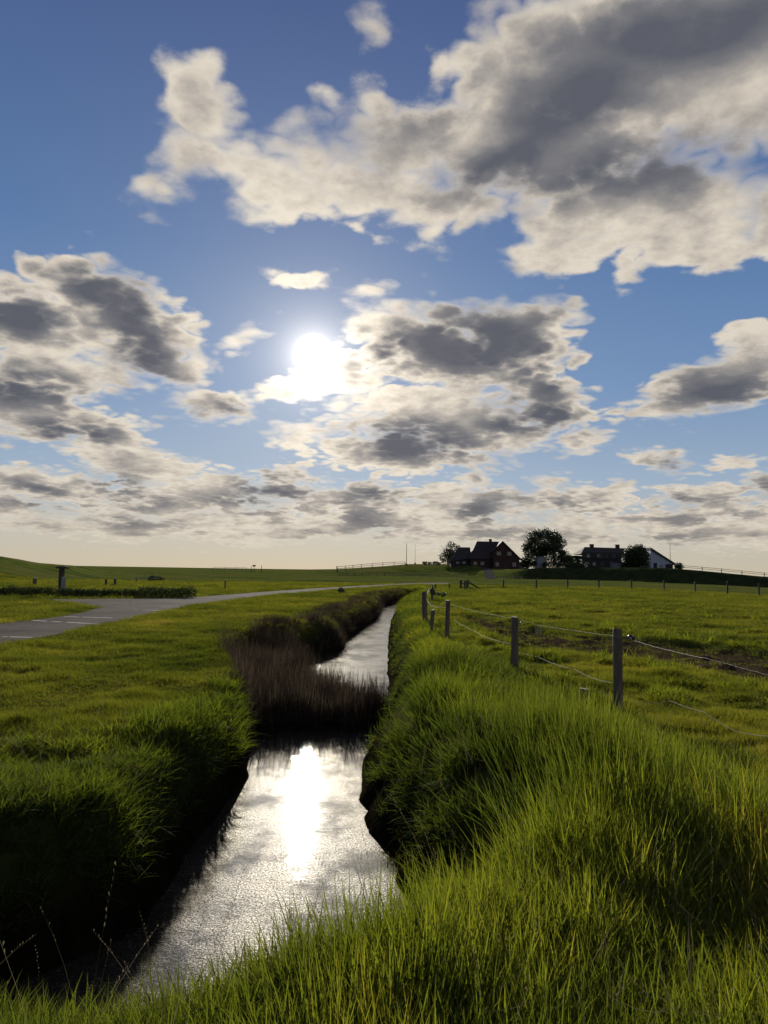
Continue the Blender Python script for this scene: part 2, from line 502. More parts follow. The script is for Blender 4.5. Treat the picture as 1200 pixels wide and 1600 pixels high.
def ground(x, y, full=False):
    x, y = np.asarray(x, float), np.asarray(y, float)
    d = np.hypot(x, y)
    z = base_height(x, y)
    near = d < 130
    s = np.full(x.shape, 99.0)
    s[near] = sdist(x[near], y[near], WATER)
    s = s + np.where(near, 0.16 * fbm(x, y, 0.8, 4) * np.clip(8 / np.maximum(d, 3), 0.4, 1), 0)
    sm = np.full(x.shape, 99.0)
    nm = (d < 25) & (d > 8)
    sm[nm] = sdist(x[nm], y[nm], MARSH)
    rd = np.full(x.shape, 99.0)
    rd[near] = sdist(x[near], y[near], ROAD)
    md = np.full(x.shape, 99.0)
    nmd = (x > 0) & (d < 60)
    md[nmd] = sdist(x[nmd], y[nmd], MUD)
    md = md + np.where(nmd, 0.9 * fbm(x, y, 1.6, 4), 0)
    # relief of the turf
    lump = 0.05 * fbm(x, y, 1.3, 3) + 0.11 * np.maximum(fbm(x, y, 0.55, 3) - 0.12, 0)
    cow = 0.20 * np.maximum(fbm(x + 50, y, 0.75, 4) - 0.08, 0) * sstep((x - fence_x(y)) / 0.6)
    flat = sstep((rd - 0.1) / 1.5)
    z = z * np.where(d < 130, flat, 1) + (lump + cow) * flat * sstep((60 - d) / 30)
    z = np.where(nmd, z - 0.10 * sstep(-md / 0.5 + 0.3), z)
    z = np.where(rd < 0.15, -0.03, z)
    for (cx, cy, rx, ry, dep) in HOLLOWS:
        z = z - dep * np.exp(-(((x - cx) / rx) ** 2 + ((y - cy) / ry) ** 2) ** 1.6)
    # bank widths: steep on the left, broader right and on the near side
    xc = np.interp(y, [4, 6, 10, 13, 20, 30, 45, 60], [-0.8, -0.8, -1.0, 0.15, -0.8, -0.6, 0.3, 1.9])
    bw = np.where(x > xc, 0.75, 0.42) * (1 + 0.6 * fbm(x, y, 1.4, 2))
    bw = np.where((y < 4.2) & (x < 0.3), 0.9, bw)
    bw = np.where((x > xc) & (y < 12) & (y > 4.2), bw * 1.45, bw)
    bw = np.where(y > 20, 0.9, bw)
    t = np.clip(s / bw, 0, 1)
    up = 1 - (1 - t) ** 2.0
    zb = WZ - 0.3 * np.clip(-s / 0.35, 0, 1) + (z - WZ) * up
    zb = zb + 0.07 * fbm(x, y, 0.35, 4) * np.clip(4 * t * (1 - t), 0, 1) * np.clip(12 / np.maximum(d, 1), 0, 1)
    z = np.where(s < bw, zb, z)
    low = sstep(-sm / 0.35 + 0.35)
    z = np.where((low > 0) & (z > WZ), z * (1 - low) + np.minimum(z, WZ + 0.06) * low, z)
    if full:
        return z, s, sm, rd, md
    return z


def gz(x, y):
    return float(ground(np.array([x]), np.array([y]))[0])


_h = lambda a, b, rx, ry, dep: at_z(a, b) + (rx, ry, dep)
HOLLOWS = [_h(130, 1178, 0.55, 0.22, 0.22), _h(215, 1160, 0.4, 0.2, 0.18), _h(60, 1190, 0.4, 0.18, 0.16), _h(1085, 1150, 0.35, 0.22, 0.13), _h(1160, 1168, 0.4, 0.16, 0.15),
           _h(1180, 1235, 0.2, 0.15, 0.16), _h(920, 1120, 0.14, 0.16, 0.12), _h(250, 1150, .5, .2, .12)]


# ------------------------------------------------------------------ materials
def new_mat(name):
    m = bpy.data.materials.new(name)
    m.use_nodes = True
    nt = m.node_tree
    return m, NT(nt), nt.nodes['Principled BSDF'], nt.nodes['Material Output']


def simple(name, col, rough=0.8, var=0.25, scale=3.0, metal=0.0, stretch=(1, 1, 1), bump=0.0, spec=0.3):
    m, t, p, out = new_mat(name)
    tc = t.n('ShaderNodeTexCoord').outputs['Object']
    v = t.v('MULTIPLY', tc, stretch)
    n1 = t.noise(v, scale, 6, 0.6)
    n2 = t.noise(v, scale * 0.2, 3, 0.5)
    f = t.m('ADD', t.m('MULTIPLY', n1, 0.7), t.m('MULTIPLY', n2, 0.3))
    f = t.lin(f, 0.3, 0.7)
    c = t.mix(f, tuple(x * (1 - var) for x in col), tuple(min(x * (1 + var), 1) for x in col))
    t.t.links.new(c, p.inputs['Base Color'])
    p.inputs['Roughness'].default_value = rough
    p.inputs['Metallic'].default_value = metal
    p.inputs['Specular IOR Level'].default_value = spec
    if bump:
        b = t.n('ShaderNodeBump', {'Height': n1, 'Strength': bump, 'Distance': 0.01})
        t.t.links.new(b.outputs[0], p.inputs['Normal'])
    return m


def leafy(name, stops, rough=0.45, trans=0.45, trans_tint=(1.55, 1.25, 0.45), spec=0.35, tip=None):
    """thin leaf: glossy skin over a diffuse and a translucent layer; colour by the instance's tint"""
    m, t, p, out = new_mat(name)
    a = t.n('ShaderNodeAttribute', attribute_type='INSTANCER', attribute_name='tint')
    ti = t.m('MULTIPLY_ADD', a.outputs['Fac'], 1.0, 0.0)
    col = t.ramp(ti, stops)
    if tip:
        uvz = t.n('ShaderNodeAttribute', attribute_type='GEOMETRY', attribute_name='along').outputs['Fac']
        col = t.mix(t.m('MULTIPLY', t.ss(uvz, 0.55, 1.0), 0.35), col, tip)
        col = t.mix(t.m('MULTIPLY', t.ss(uvz, 0.0, 0.45, 1.0, 0.0), 0.6), col, (0.055, 0.045, 0.02))      # brown sheaths at the foot
    tr = t.n('ShaderNodeBsdfTranslucent')
    t.t.links.new(t.mix(1.0, col, trans_tint, 'MULTIPLY'), tr.inputs[0])
    df = t.n('ShaderNodeBsdfDiffuse', {'Color': col})
    gs = t.n('ShaderNodeBsdfGlossy', {'Color': (0.8, 0.8, 0.75, 1), 'Roughness': rough})
    mx = t.n('ShaderNodeMixShader', {0: trans, 1: df.outputs[0], 2: tr.outputs[0]})
    mx2 = t.n('ShaderNodeMixShader', {0: spec, 1: mx.outputs[0], 2: gs.outputs[0]})
    t.t.links.new(mx2.outputs[0], out.inputs[0])
    return m


def ground_material():
    m, t, p, out = new_mat('turf')
    g = t.n('ShaderNodeNewGeometry').outputs['Position']
    mud = t.n('ShaderNodeAttribute', attribute_name='mud').outputs['Fac']
    bank = t.n('ShaderNodeAttribute', attribute_name='bank').outputs['Fac']
    n1 = t.noise(g, 0.05, 5, 0.6)
    n2 = t.noise(g, 0.45, 6, 0.6)
    n3 = t.noise(g, 6.0, 6, 0.65)
    n4 = t.noise(t.v('MULTIPLY', g, (0.35, 1.0, 1.0)), 0.17, 5, 0.6)
    f = t.m('ADD', t.m('ADD', t.m('MULTIPLY', n1, 0.35), t.m('MULTIPLY', n2, 0.35)), t.m('MULTIPLY', n3, 0.3))
    c = t.ramp(f, [(0.36, (0.032, 0.046, 0.011)), (0.47, (0.055, 0.075, 0.016)), (0.56, (0.085, 0.10, 0.022)), (0.68, (0.13, 0.125, 0.035))])
    c = t.mix(t.m('MULTIPLY', t.ss(n4, 0.50, 0.60), 0.7), c, (0.10, 0.085, 0.03))
    c = t.mix(t.m('MULTIPLY', t.ss(n4, 0.47, 0.38), 0.6), c, (0.022, 0.034, 0.010))
    slope_shade = t.n('ShaderNodeAttribute', attribute_name='slope_shade').outputs['Fac']
    c = t.mix(slope_shade, c, t.ramp(n2, [(0.35, (0.016, 0.024, 0.010)), (0.65, (0.034, 0.040, 0.016))]))  # shade of the mound's steep face painted into the turf colour
    soil = t.ramp(n3, [(0.3, (0.018, 0.012, 0.009)), (0.7, (0.055, 0.038, 0.027))])
    c = t.mix(t.m('MULTIPLY', mud, t.ss(n3, 0.25, 0.5, 0.65, 1.0)), c, soil)
    peat = t.ramp(n3, [(0.3, (0.006, 0.005, 0.003)), (0.7, (0.019, 0.016, 0.009))])
    c = t.mix(bank, c, peat)
    t.t.links.new(c, p.inputs['Base Color'])
    p.inputs['Roughness'].default_value = 0.95
    p.inputs['Specular IOR Level'].default_value = 0.0
    h = t.m('ADD', t.noise(g, 22.0, 5, 0.7), t.m('MULTIPLY', t.noise(g, 1.5, 6, 0.6), 3.0))
    b = t.n('ShaderNodeBump', {'Height': h, 'Strength': 0.9, 'Distance': 0.06})
    t.t.links.new(b.outputs[0], p.inputs['Normal'])
    return m


def water_material():
    m, t, p, out = new_mat('ditch_water')
    g = t.n('ShaderNodeNewGeometry').outputs['Position']
    p.inputs['IOR'].default_value = 1.33
    sy = t.n('ShaderNodeSeparateXYZ', {0: g}).outputs[1]
    # close by the surface carries fine scum and specks that scatter the light
    film = t.m('MULTIPLY', t.ss(sy, 9.5, 14.0, 1.0, 0.45), t.ss(t.noise(t.v('MULTIPLY', g, (1.0, 0.7, 1.0)), 1.6, 6, 0.65), 0.38, 0.58, 0.30, 1.0))
    rip = t.noise(t.v('MULTIPLY', g, (1.0, 2.4, 1.0)), 9.0, 4, 0.6, 0.6)
    rip2 = t.noise(t.v('MULTIPLY', g, (0.8, 2.0, 1.0)), 2.2, 3, 0.5)
    far = t.ss(sy, 12.0, 22.0, 1.0, 3.0)
    h = t.m('MULTIPLY', t.m('ADD', t.m('MULTIPLY', rip, 0.0010), t.m('MULTIPLY', rip2, 0.0026)), far)
    b = t.n('ShaderNodeBump', {'Height': h, 'Strength': 1.0, 'Distance': 1.0})
    t.t.links.new(b.outputs[0], p.inputs['Normal'])
    p.inputs['Roughness'].default_value = 0.03
    fl = t.ss(t.noise(g, 30.0, 5, 0.65), 0.56, 0.66)
    c = t.mix(t.m('MULTIPLY', t.m('MULTIPLY', fl, film), 0.6), (0.020, 0.016, 0.011), (0.12, 0.11, 0.07))
    t.t.links.new(c, p.inputs['Base Color'])
    spk = t.noise(g, 60.0, 4, 0.7)
    h2 = t.m('ADD', t.m('MULTIPLY', rip, 0.004), t.m('MULTIPLY', spk, 0.0022))
    b2 = t.n('ShaderNodeBump', {'Height': h2, 'Strength': 1.0, 'Distance': 1.0})
    gl = t.n('ShaderNodeBsdfGlossy', {'Color': (0.75, 0.72, 0.66, 1), 'Roughness': 0.42, 'Normal': b2.outputs[0]})
    w_ = t.m('MULTIPLY', film, t.ss(spk, 0.4, 0.62, 0.010, 0.062))
    mx = t.n('ShaderNodeMixShader', {0: w_, 1: p.outputs[0], 2: gl.outputs[0]})
    t.t.links.new(mx.outputs[0], out.inputs[0])
    return m


def asphalt_material():
    m, t, p, out = new_mat('asphalt')
    g = t.n('ShaderNodeNewGeometry').outputs['Position']
    n1 = t.noise(g, 0.35, 5, 0.6)
    n2 = t.noise(g, 30.0, 5, 0.7)
    n3 = t.noise(g, 1.6, 6, 0.7)
    f = t.m('ADD', t.m('MULTIPLY', n1, 0.5), t.m('ADD', t.m('MULTIPLY', n2, 0.2), t.m('MULTIPLY', n3, 0.3)))
    c = t.ramp(f, [(0.36, (0.072, 0.058, 0.048)), (0.5, (0.112, 0.094, 0.078)), (0.64, (0.16, 0.136, 0.112))])
    ck = t.n('ShaderNodeTexVoronoi', {'Vector': t.v('ADD', g, t.sc(t.noise(g, 0.8, 4, 0.6, col=True), 1.2)), 'Scale': 0.22}, feature='DISTANCE_TO_EDGE').outputs['Distance']
    c = t.mix(t.ss(ck, 0.002, 0.008, 0.75, 0.0), c, (0.03, 0.027, 0.024))
    c = t.mix(t.m('MULTIPLY', t.ss(t.noise(g, 0.55, 3, 0.6), 0.58, 0.62), 0.55), c, (0.055, 0.05, 0.046))
    df = t.n('ShaderNodeBsdfDiffuse', {'Color': c, 'Roughness': 0.6})
    b = t.n('ShaderNodeBump', {'Height': n2, 'Strength': 0.5, 'Distance': 0.01})
    t.t.links.new(b.outputs[0], df.inputs['Normal'])
    p.inputs['Roughness'].default_value = 0.85
    p.inputs['Specular IOR Level'].default_value = 0.12
    t.t.links.new(c, p.inputs['Base Color'])
    mx = t.n('ShaderNodeMixShader', {0: 0.16, 1: df.outputs[0], 2: p.outputs[0]})
    t.t.links.new(mx.outputs[0], out.inputs[0])
    return m


M = {
    'turf': ground_material(),
    'water': water_material(),
    'asphalt': asphalt_material(),
    'line': simple('worn_line_paint', (0.40, 0.38, 0.34), 0.95, 0.35, 6.0, spec=0.05),
    'post': simple('weathered_post_wood', (0.095, 0.075, 0.06), 0.9, 0.45, 6.0, stretch=(6, 6, 0.7), bump=0.6),
    'postdark': simple('damp_post_wood', (0.05, 0.042, 0.036), 0.9, 0.4, 6.0, stretch=(5, 5, 0.8), bump=0.6),
    'rope': simple('white_fence_rope', (0.24, 0.215, 0.175), 0.95, 0.15, 40.0),
    'black': simple('black_plastic', (0.02, 0.02, 0.02), 0.35, 0.1, 10.0, spec=0.5),
    'steel': simple('galvanised_steel', (0.35, 0.36, 0.37), 0.4, 0.15, 20.0, metal=0.7),
    'brick': simple('dark_red_brickwork', (0.042, 0.019, 0.018), 0.9, 0.25, 5.0),
    'roof': simple('dark_roof_covering', (0.032, 0.024, 0.025), 0.9, 0.25, 2.0),
    'reet': simple('grey_thatch', (0.035, 0.033, 0.032), 0.95, 0.3, 2.0),
    'darkwall': simple('dark_wall', (0.026, 0.025, 0.029), 0.9, 0.2, 2.0),
    'white': simple('white_render', (0.30, 0.34, 0.42), 0.8, 0.06, 1.0),
    'grey': simple('pale_grey_boards', (0.16, 0.175, 0.185), 0.8, 0.12, 3.0),
    'frame': simple('white_window_frame', (0.10, 0.10, 0.105), 0.5, 0.05, 3.0),
    'glass': simple('window_glass', (0.05, 0.055, 0.065), 0.08, 0.1, 1.0, spec=0.8),
    'timber': simple('fence_timber', (0.13, 0.11, 0.09), 0.85, 0.3, 5.0),
    'soil': simple('dark_soil', (0.035, 0.025, 0.018), 1.0, 0.4, 20.0, bump=0.8, spec=0.05),
    'lane': simple('grey_lane', (0.05, 0.045, 0.045), 1.0, 0.3, 2.0, spec=0.0),
    'bark': simple('tree_bark', (0.05, 0.042, 0.034), 0.95, 0.3, 4.0),
}


def crown_material(name, a, b):
    m, t, p, out = new_mat(name)
    g = t.n('ShaderNodeNewGeometry').outputs['Position']
    c = t.mix(t.lin(t.noise(g, 1.2, 4, 0.6), 0.35, 0.65), a, b)
    tr = t.n('ShaderNodeBsdfTranslucent')
    t.t.links.new(c, tr.inputs[0])
    t.t.links.new(c, p.inputs['Base Color'])
    p.inputs['Roughness'].default_value = 0.6
    p.inputs['Specular IOR Level'].default_value = 0.2
    mx = t.n('ShaderNodeMixShader', {0: 0.25, 1: p.outputs[0], 2: tr.outputs[0]})
    t.t.links.new(mx.outputs[0], out.inputs[0])
    return m


M['crown'] = crown_material('dark_tree_leaves', (0.022, 0.034, 0.014), (0.045, 0.06, 0.022))
M['hedge'] = crown_material('hedge_leaves', (0.028, 0.042, 0.014), (0.065, 0.085, 0.028))

# ------------------------------------------------------------------ ground sheet
def build_ground():
    fine = np.arange(-34, 34.001, 0.14)
    side = np.arange(34.6, 325.5, 2.2)
    ang = np.concatenate([fine, side])
    na = len(ang)
    r = [0.6]
    while r[-1] < 9000:
        k = r[-1]
        r.append(k * (1.010 if k < 25 else 1.016 if k < 90 else 1.012 if k < 330 else 1.10))
    r = np.array([0.0] + r)[1:]
    A, Rr = np.meshgrid(np.radians(ang), r)
    x, y = Rr * np.sin(A), Rr * np.cos(A)
    z, s, sm, rd, md = ground(x.ravel(), y.ravel(), True)
    nr = len(r)
    vs = np.column_stack([x.ravel(), y.ravel(), z])
    i = np.arange(nr - 1)[:, None] * na + np.arange(na)[None, :]
    j = np.arange(nr - 1)[:, None] * na + (np.arange(na)[None, :] + 1) % na
    quads = np.stack([i, i + na, j + na, j], -1).reshape(-1, 4)
    me = bpy.data.meshes.new('ground')
    me.vertices.add(len(vs) + 1)
    me.vertices.foreach_set('co', np.vstack([vs, [[0, 0, z[:na].mean()]]]).ravel())
    tri = np.stack([np.full(na, len(vs)), np.arange(na), (np.arange(na) + 1) % na], -1)
    loops = np.concatenate([quads.ravel(), tri.ravel()])
    starts = np.concatenate([np.arange(len(quads)) * 4, len(quads) * 4 + np.arange(na) * 3])
    me.loops.add(len(loops))
    me.loops.foreach_set('vertex_index', loops)
    me.polygons.add(len(starts))
    me.polygons.foreach_set('loop_start', starts)
    me.polygons.foreach_set('use_smooth', [True] * len(starts))
    me.update()
    me.validate()
    bankf = np.clip(1.4 - np.abs(z - WZ) / 0.7, 0, 1) * (s < 1.4)
    mudf = sstep(-md / 0.5 + 0.4)
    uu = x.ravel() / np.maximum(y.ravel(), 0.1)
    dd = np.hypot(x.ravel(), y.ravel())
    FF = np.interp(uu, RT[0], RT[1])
    slope_shade = sstep((dd - FF + 3) / 3) * sstep((FF + 16 - dd) / 4) * sstep((uu - 0.15) / 0.04) * (y.ravel() > 1)  # mask of the painted shade along the steep foot of the mound
    for nm, arr in (('mud', mudf), ('bank', bankf), ('slope_shade', slope_shade)):
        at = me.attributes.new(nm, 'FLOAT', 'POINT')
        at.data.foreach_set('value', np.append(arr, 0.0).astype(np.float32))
    me.materials.append(M['turf'])
    o = bpy.data.objects.new('ground', me)
    C.objects.link(o)
    tag(o, kind='structure')


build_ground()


def sheet(name, poly, z, mat, **kw):
    from mathutils.geometry import tessellate_polygon
    tris = tessellate_polygon([[Vector((x, y, 0)) for x, y in poly]])
    m = MB()
    m.add([(x, y, z) for x, y in poly], tris)
    o = m.build(name, mat)
    for p in o.data.polygons:
        pass
    bm = bmesh.new()
    bm.from_mesh(o.data)
    for f in bm.faces:
        if f.normal.z < 0:
            f.normal_flip()
    bm.to_mesh(o.data)
    bm.free()
    return tag(o, **kw)


m = MB()
m.add([(-60, 2.5, WZ), (60, 2.5, WZ), (60, 110, WZ), (-60, 110, WZ)], [(0, 1, 2, 3)])
tag(m.build('water', M['water']), kind='structure')
sheet('road', ROAD, 0.012, M['asphalt'], kind='structure')

# parking lines worn into the asphalt
for k, (a, b, wd) in enumerate((((50, 970), (162, 976.3), 0.12), ((100, 964.2), (182, 966.4), 0.11), ((5, 995.6), (52, 997), 0.10), ((210, 953), (277, 955.6), 0.09),
                                ((240, 957.2), (268, 957.8), 0.09), ((250, 949), (280, 949.4), 0.09))):
    A, B = Vector(at_z(*a)), Vector(at_z(*b))
    n = (B - A).normalized().orthogonal() * wd * 0.45
    m = MB()
    N = 14
    for q in range(N):
        if random.random() < 0.12:
            continue
        p0, p1 = A.lerp(B, q / N), A.lerp(B, (q + 1) / N)
        w0 = random.uniform(0.8, 1.15)
        m.add([(p.x + sg * n.x * w0, p.y + sg * n.y * w0, 0.016) for p, sg in ((p0, 1), (p1, 1), (p1, -1), (p0, -1))], [(0, 1, 2, 3)])
    tag(m.build('road_marking', M['line']), kind='structure')


# ------------------------------------------------------------------ grass, reeds
def blade_mesh(name, n, rad, h, wid, bend, segs, mat, stiff=1.0, seed=0, head=False, spread=None):
    rnd = random.Random(seed)
    vs, fs, al = [], [], []
    for _ in range(n):
        a = rnd.uniform(0, 2 * math.pi)
        rr = rad * math.sqrt(rnd.random())
        bx, by = rr * math.cos(a), rr * math.sin(a)
        hh = h * rnd.uniform(0.55, 1.12)
        la = rnd.uniform(0, 2 * math.pi) if rnd.random() < 0.5 else a + rnd.uniform(-0.6, 0.6)
        be = bend * rnd.uniform(0.25, 1.5)
        lx, ly = math.cos(la), math.sin(la)
        face = rnd.uniform(0, math.pi)
        wx, wy = math.cos(face), math.sin(face)
        w = wid * rnd.uniform(0.6, 1.25)
        base = len(vs)
        for k in range(segs + 1):
            t = k / segs
            off = hh * be * t ** 2.0
            zz = hh * (t - 0.35 * be * be * t ** 3)
            ww = w * (1 - t) ** 0.6 * (0.75 + 0.5 * min(t * 3, 1)) / 2
            cx, cy = bx + lx * off, by + ly * off
            if k < segs:
                vs += [(cx - wx * ww, cy - wy * ww, zz), (cx + wx * ww, cy + wy * ww, zz)]
                al += [t, t]
            else:
                vs.append((cx, cy, zz))
                al.append(t)
        for k in range(segs - 1):
            b = base + 2 * k
            fs.append((b, b + 1, b + 3, b + 2))
        b = base + 2 * (segs - 1)
        fs.append((b, b + 1, b + 2))
        if head:                                   # seed head of small scales up the top fifth
            for q in range(9):
                t = 0.80 + 0.022 * q
                off = hh * be * t ** 2.0
                zz = hh * (t - 0.35 * be * be * t ** 3)
                qa = rnd.uniform(0, 6.28)
                L = 0.008
                cx, cy = bx + lx * off, by + ly * off
                b = len(vs)
                vs += [(cx, cy, zz), (cx + L * 0.6 * math.cos(qa), cy + L * 0.6 * math.sin(qa), zz + L), (cx + 0.3 * L * math.cos(qa + 1), cy + 0.3 * L * math.sin(qa + 1), zz + L * 1.6)]
                al += [1, 1, 1]
                fs.append((b, b + 1, b + 2))
    me = bpy.data.meshes.new(name)
    me.from_pydata(vs, [], fs)
    me.polygons.foreach_set('use_smooth', [True] * len(fs))
    at = me.attributes.new('along', 'FLOAT', 'POINT')
    at.data.foreach_set('value', al)
    me.materials.append(mat)
    return bpy.data.objects.new(name, me)


def scatter(name, pts, rot, scl, tint, idx, coll, **kw):
    me = bpy.data.meshes.new(name)
    me.vertices.add(len(pts))
    me.vertices.foreach_set('co', pts.astype(np.float32).ravel())
    for nm, ty, arr in (('rot', 'FLOAT_VECTOR', rot), ('scl', 'FLOAT_VECTOR', scl), ('tint', 'FLOAT', tint), ('idx', 'INT', idx)):
        at = me.attributes.new(nm, ty, 'POINT')
        at.data.foreach_set('vector' if ty == 'FLOAT_VECTOR' else 'value', np.asarray(arr).astype(np.int32 if ty == 'INT' else np.float32).ravel())
    o = bpy.data.objects.new(name, me)
    C.objects.link(o)
    g = bpy.data.node_groups.new(name + '_spread', 'GeometryNodeTree')
    g.interface.new_socket('Geometry', in_out='INPUT', socket_type='NodeSocketGeometry')
    g.interface.new_socket('Geometry', in_out='OUTPUT', socket_type='NodeSocketGeometry')
    gi, go = g.nodes.new('NodeGroupInput'), g.nodes.new('NodeGroupOutput')
    ci = g.nodes.new('GeometryNodeCollectionInfo')
    ci.inputs['Collection'].default_value = coll
    ci.inputs['Separate Children'].default_value = True
    ci.inputs['Reset Children'].default_value = True
    io = g.nodes.new('GeometryNodeInstanceOnPoints')
    io.inputs['Pick Instance'].default_value = True

    def na(nm, ty):
        n = g.nodes.new('GeometryNodeInputNamedAttribute')
        n.data_type = ty
        n.inputs['Name'].default_value = nm
        return n.outputs['Attribute']
    L = g.links.new
    L(gi.outputs[0], io.inputs['Points'])
    L(ci.outputs[0], io.inputs['Instance'])
    L(na('idx', 'INT'), io.inputs['Instance Index'])
    er = g.nodes.new('FunctionNodeEulerToRotation')
    L(na('rot', 'FLOAT_VECTOR'), er.inputs[0])
    L(er.outputs[0], io.inputs['Rotation'])
    L(na('scl', 'FLOAT_VECTOR'), io.inputs['Scale'])
    L(io.outputs[0], go.inputs[0])
    md = o.modifiers.new('spread', 'NODES')
    md.node_group = g
    return tag(o, kind='stuff', **kw)


def coll_of(name, objs):
    c = bpy.data.collections.new(name)
    for o in objs:
        c.objects.link(o)
    return c


GREEN = [(0.0, (0.020, 0.042, 0.010)), (0.35, (0.058, 0.098, 0.013)), (0.65, (0.112, 0.155, 0.021)), (0.88, (0.165, 0.155, 0.038)), (1.0, (0.26, 0.21, 0.10))]
M['tall'] = leafy('long_grass_blades', GREEN, rough=0.65, trans=0.6, spec=0.010, tip=(0.10, 0.11, 0.03))
M['lawn'] = leafy('short_grass_blades', [(0.0, (0.032, 0.050, 0.009)), (0.4, (0.068, 0.088, 0.015)), (0.75, (0.102, 0.117, 0.022)), (1.0, (0.15, 0.135, 0.045))], rough=0.55, trans=0.6, spec=0.008, trans_tint=(1.42, 1.2, 0.5))
M['reed'] = leafy('dead_reed_stems', [(0.0, (0.022, 0.015, 0.011)), (0.6, (0.043, 0.032, 0.024)), (1.0, (0.15, 0.115, 0.07))], rough=0.6, trans=0.28, trans_tint=(1, 1, 1), spec=0.01)
M['straw'] = leafy('dry_stalks', [(0.0, (0.07, 0.06, 0.03)), (1.0, (0.18, 0.15, 0.09))], rough=0.5, trans=0.3, trans_tint=(1, 1, 1), spec=0.01)

TALL = coll_of('long_grass_tufts', [blade_mesh('tuft_%d' % i, 13 if i % 3 < 2 else 8, 0.065, 0.46 if i % 3 < 2 else 0.62, 0.0062 + 0.0022 * (i % 2), (0.30, 0.38, 0.16)[i % 3], 5, M['tall'], seed=i) for i in range(6)])
LAWN = coll_of('short_grass_tufts', [blade_mesh('turf_%d' % i, 22, 0.085, 0.085, 0.0055, 0.7, 2, M['lawn'], seed=20 + i) for i in range(5)])
REED = coll_of('reed_tufts', [blade_mesh('reeds_%d' % i, 5, 0.09, 0.84, 0.0085, 0.10 + 0.06 * i, 4, M['reed'], seed=40 + i, head=(i in (1, 3))) for i in range(5)])
STRAW = coll_of('straw_tufts', [blade_mesh('stalk_%d' % i, 2, 0.06, 0.75, 0.0026, 0.25, 6, M['straw'], seed=60 + i, head=True) for i in range(5)])


def polar_points(n, r0, r1, half_deg, pw=2.0):
    """points whose density falls as 1/r^pw"""
    u = rng.random(n)
    if pw == 2.0:
        r = r0 * (r1 / r0) ** u
    else:
        e = 2.0 - pw
        r = (r0 ** e + u * (r1 ** e - r0 ** e)) ** (1 / e)
    a = np.radians(rng.uniform(-half_deg, half_deg, n))
    return r * np.sin(a), r * np.cos(a), r


def plant(name, coll, nvar, x, y, keep, hs, ws, tint, lean=0.12, sink=0.01, droop=None, **kw):
    x, y, hs, ws, tint = x[keep], y[keep], hs[keep], ws[keep], tint[keep]
    z = ground(x, y) - sink
    n = len(x)
    rot = np.column_stack([rng.normal(0, lean, n), rng.normal(0, lean, n), rng.uniform(0, 6.283, n)])
    rot[:, 2] = rng.uniform(0, 6.283, n)
    if droop is not None:
        dx, dy, am = (a[keep] for a in droop)
        dx, dy = dx * am + rng.normal(0, lean, n), dy * am + rng.normal(0, lean, n)
        th, am, ph = np.arctan2(dy, dx), np.hypot(dx, dy), rng.uniform(0, 6.283, n)
        # turn about its own stem, tilt towards the water, as one rotation
        ct, st, ca, sa, cp, sp = np.cos(th), np.sin(th), np.cos(am), np.sin(am), np.cos(ph), np.sin(ph)
        m00, m10, m20 = ct * ca * cp - st * sp, st * ca * cp + ct * sp, -sa * cp
        m21, m22 = sa * sp, ca
        rot = np.column_stack([np.arctan2(m21, m22), -np.arcsin(np.clip(m20, -1, 1)), np.arctan2(m10, m00)])
    print(name, n)
    return scatter(name, np.column_stack([x, y, z]), rot, np.column_stack([ws, ws, hs]), np.clip(tint, 0, 1), rng.integers(0, nvar, n), coll, **kw)


def patchy(x, y):
    return 0.42 + 0.5 * fbm(x, y, 1.1, 4) + 0.35 * fbm(x + 9, y, 0.25, 2)


def slope_to_water(x, y):
    e = 0.05
    s0 = sdist(x, y, WATER)
    gx = (sdist(x + e, y, WATER) - s0) / e
    gy = (sdist(x, y + e, WATER) - s0) / e
    return s0, -gx, -gy


# long grass: right bank, near bank and the lip of the left bank
x, y, r = polar_points(90000, 2.1, 75, 36, 1.6)
z, s, sm, rd, md = ground(x, y, True)
right = (x > np.interp(y, [4, 6, 10, 13, 20, 30, 45, 60], [-0.8, -0.8, -1.0, 0.15, -0.8, -0.6, 0.3, 1.9])) | (y < 4.4)
fx = fence_x(y)
zone = right & (x < fx + 0.15 + 0.35 * fbm(x, y, 1.0, 2)) & (s > 0.0)
lip = np.interp(y, [4.2, 5, 8, 12], [0.5, 1.0, 1.0, 0.55])
zone &= (s > lip + 0.25 * fbm(x, y, 0.5, 3) + 0.12 * rng.random(len(x))) | ((s > 0.1) & (rng.random(len(x)) < 0.34 * sstep(fbm(x, y, 0.5, 3) * 3 + 0.6)))
hs = np.clip(0.85 + 0.7 * fbm(x, y, 1.6, 3), 0.45, 1.3) * np.where(y > 5, np.interp(s, [0, 0.5, 1.1], [0.3, 0.55, 1.0]), 1)
hs *= np.where(y < 4.3, np.interp(x, [-2.5, -1.2, -0.6, -0.2, 0.2], [0.66, 0.55, 0.6, 0.92, 1.0]), 1.0)
hs *= np.interp(r, [2.2, 12, 20, 40], [1.0, 1.0, 0.75, 0.5]) * (1 + 0.22 * np.exp(-((x - 1.3) / 0.9) ** 2 - ((y - 6) / 2.5) ** 2))
hs *= np.interp(x - fx, [-1.0, -0.3], [1.0, 0.55])
ws = np.interp(r, [2, 5, 15, 40], [0.9, 1.1, 1.7, 3.0])
tint = patchy(x, y) - 0.10 + 0.45 * fbm(x + 30, y, 2.2, 3) + np.where((x > 1.2) & (y < 4.5), 0.18, 0) + 0.1 * rng.normal(size=len(x))
s0, dx, dy = slope_to_water(x, y)
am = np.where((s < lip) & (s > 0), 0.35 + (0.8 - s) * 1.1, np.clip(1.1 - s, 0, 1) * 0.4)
tint = np.where(s < lip, tint * 0.3, tint)
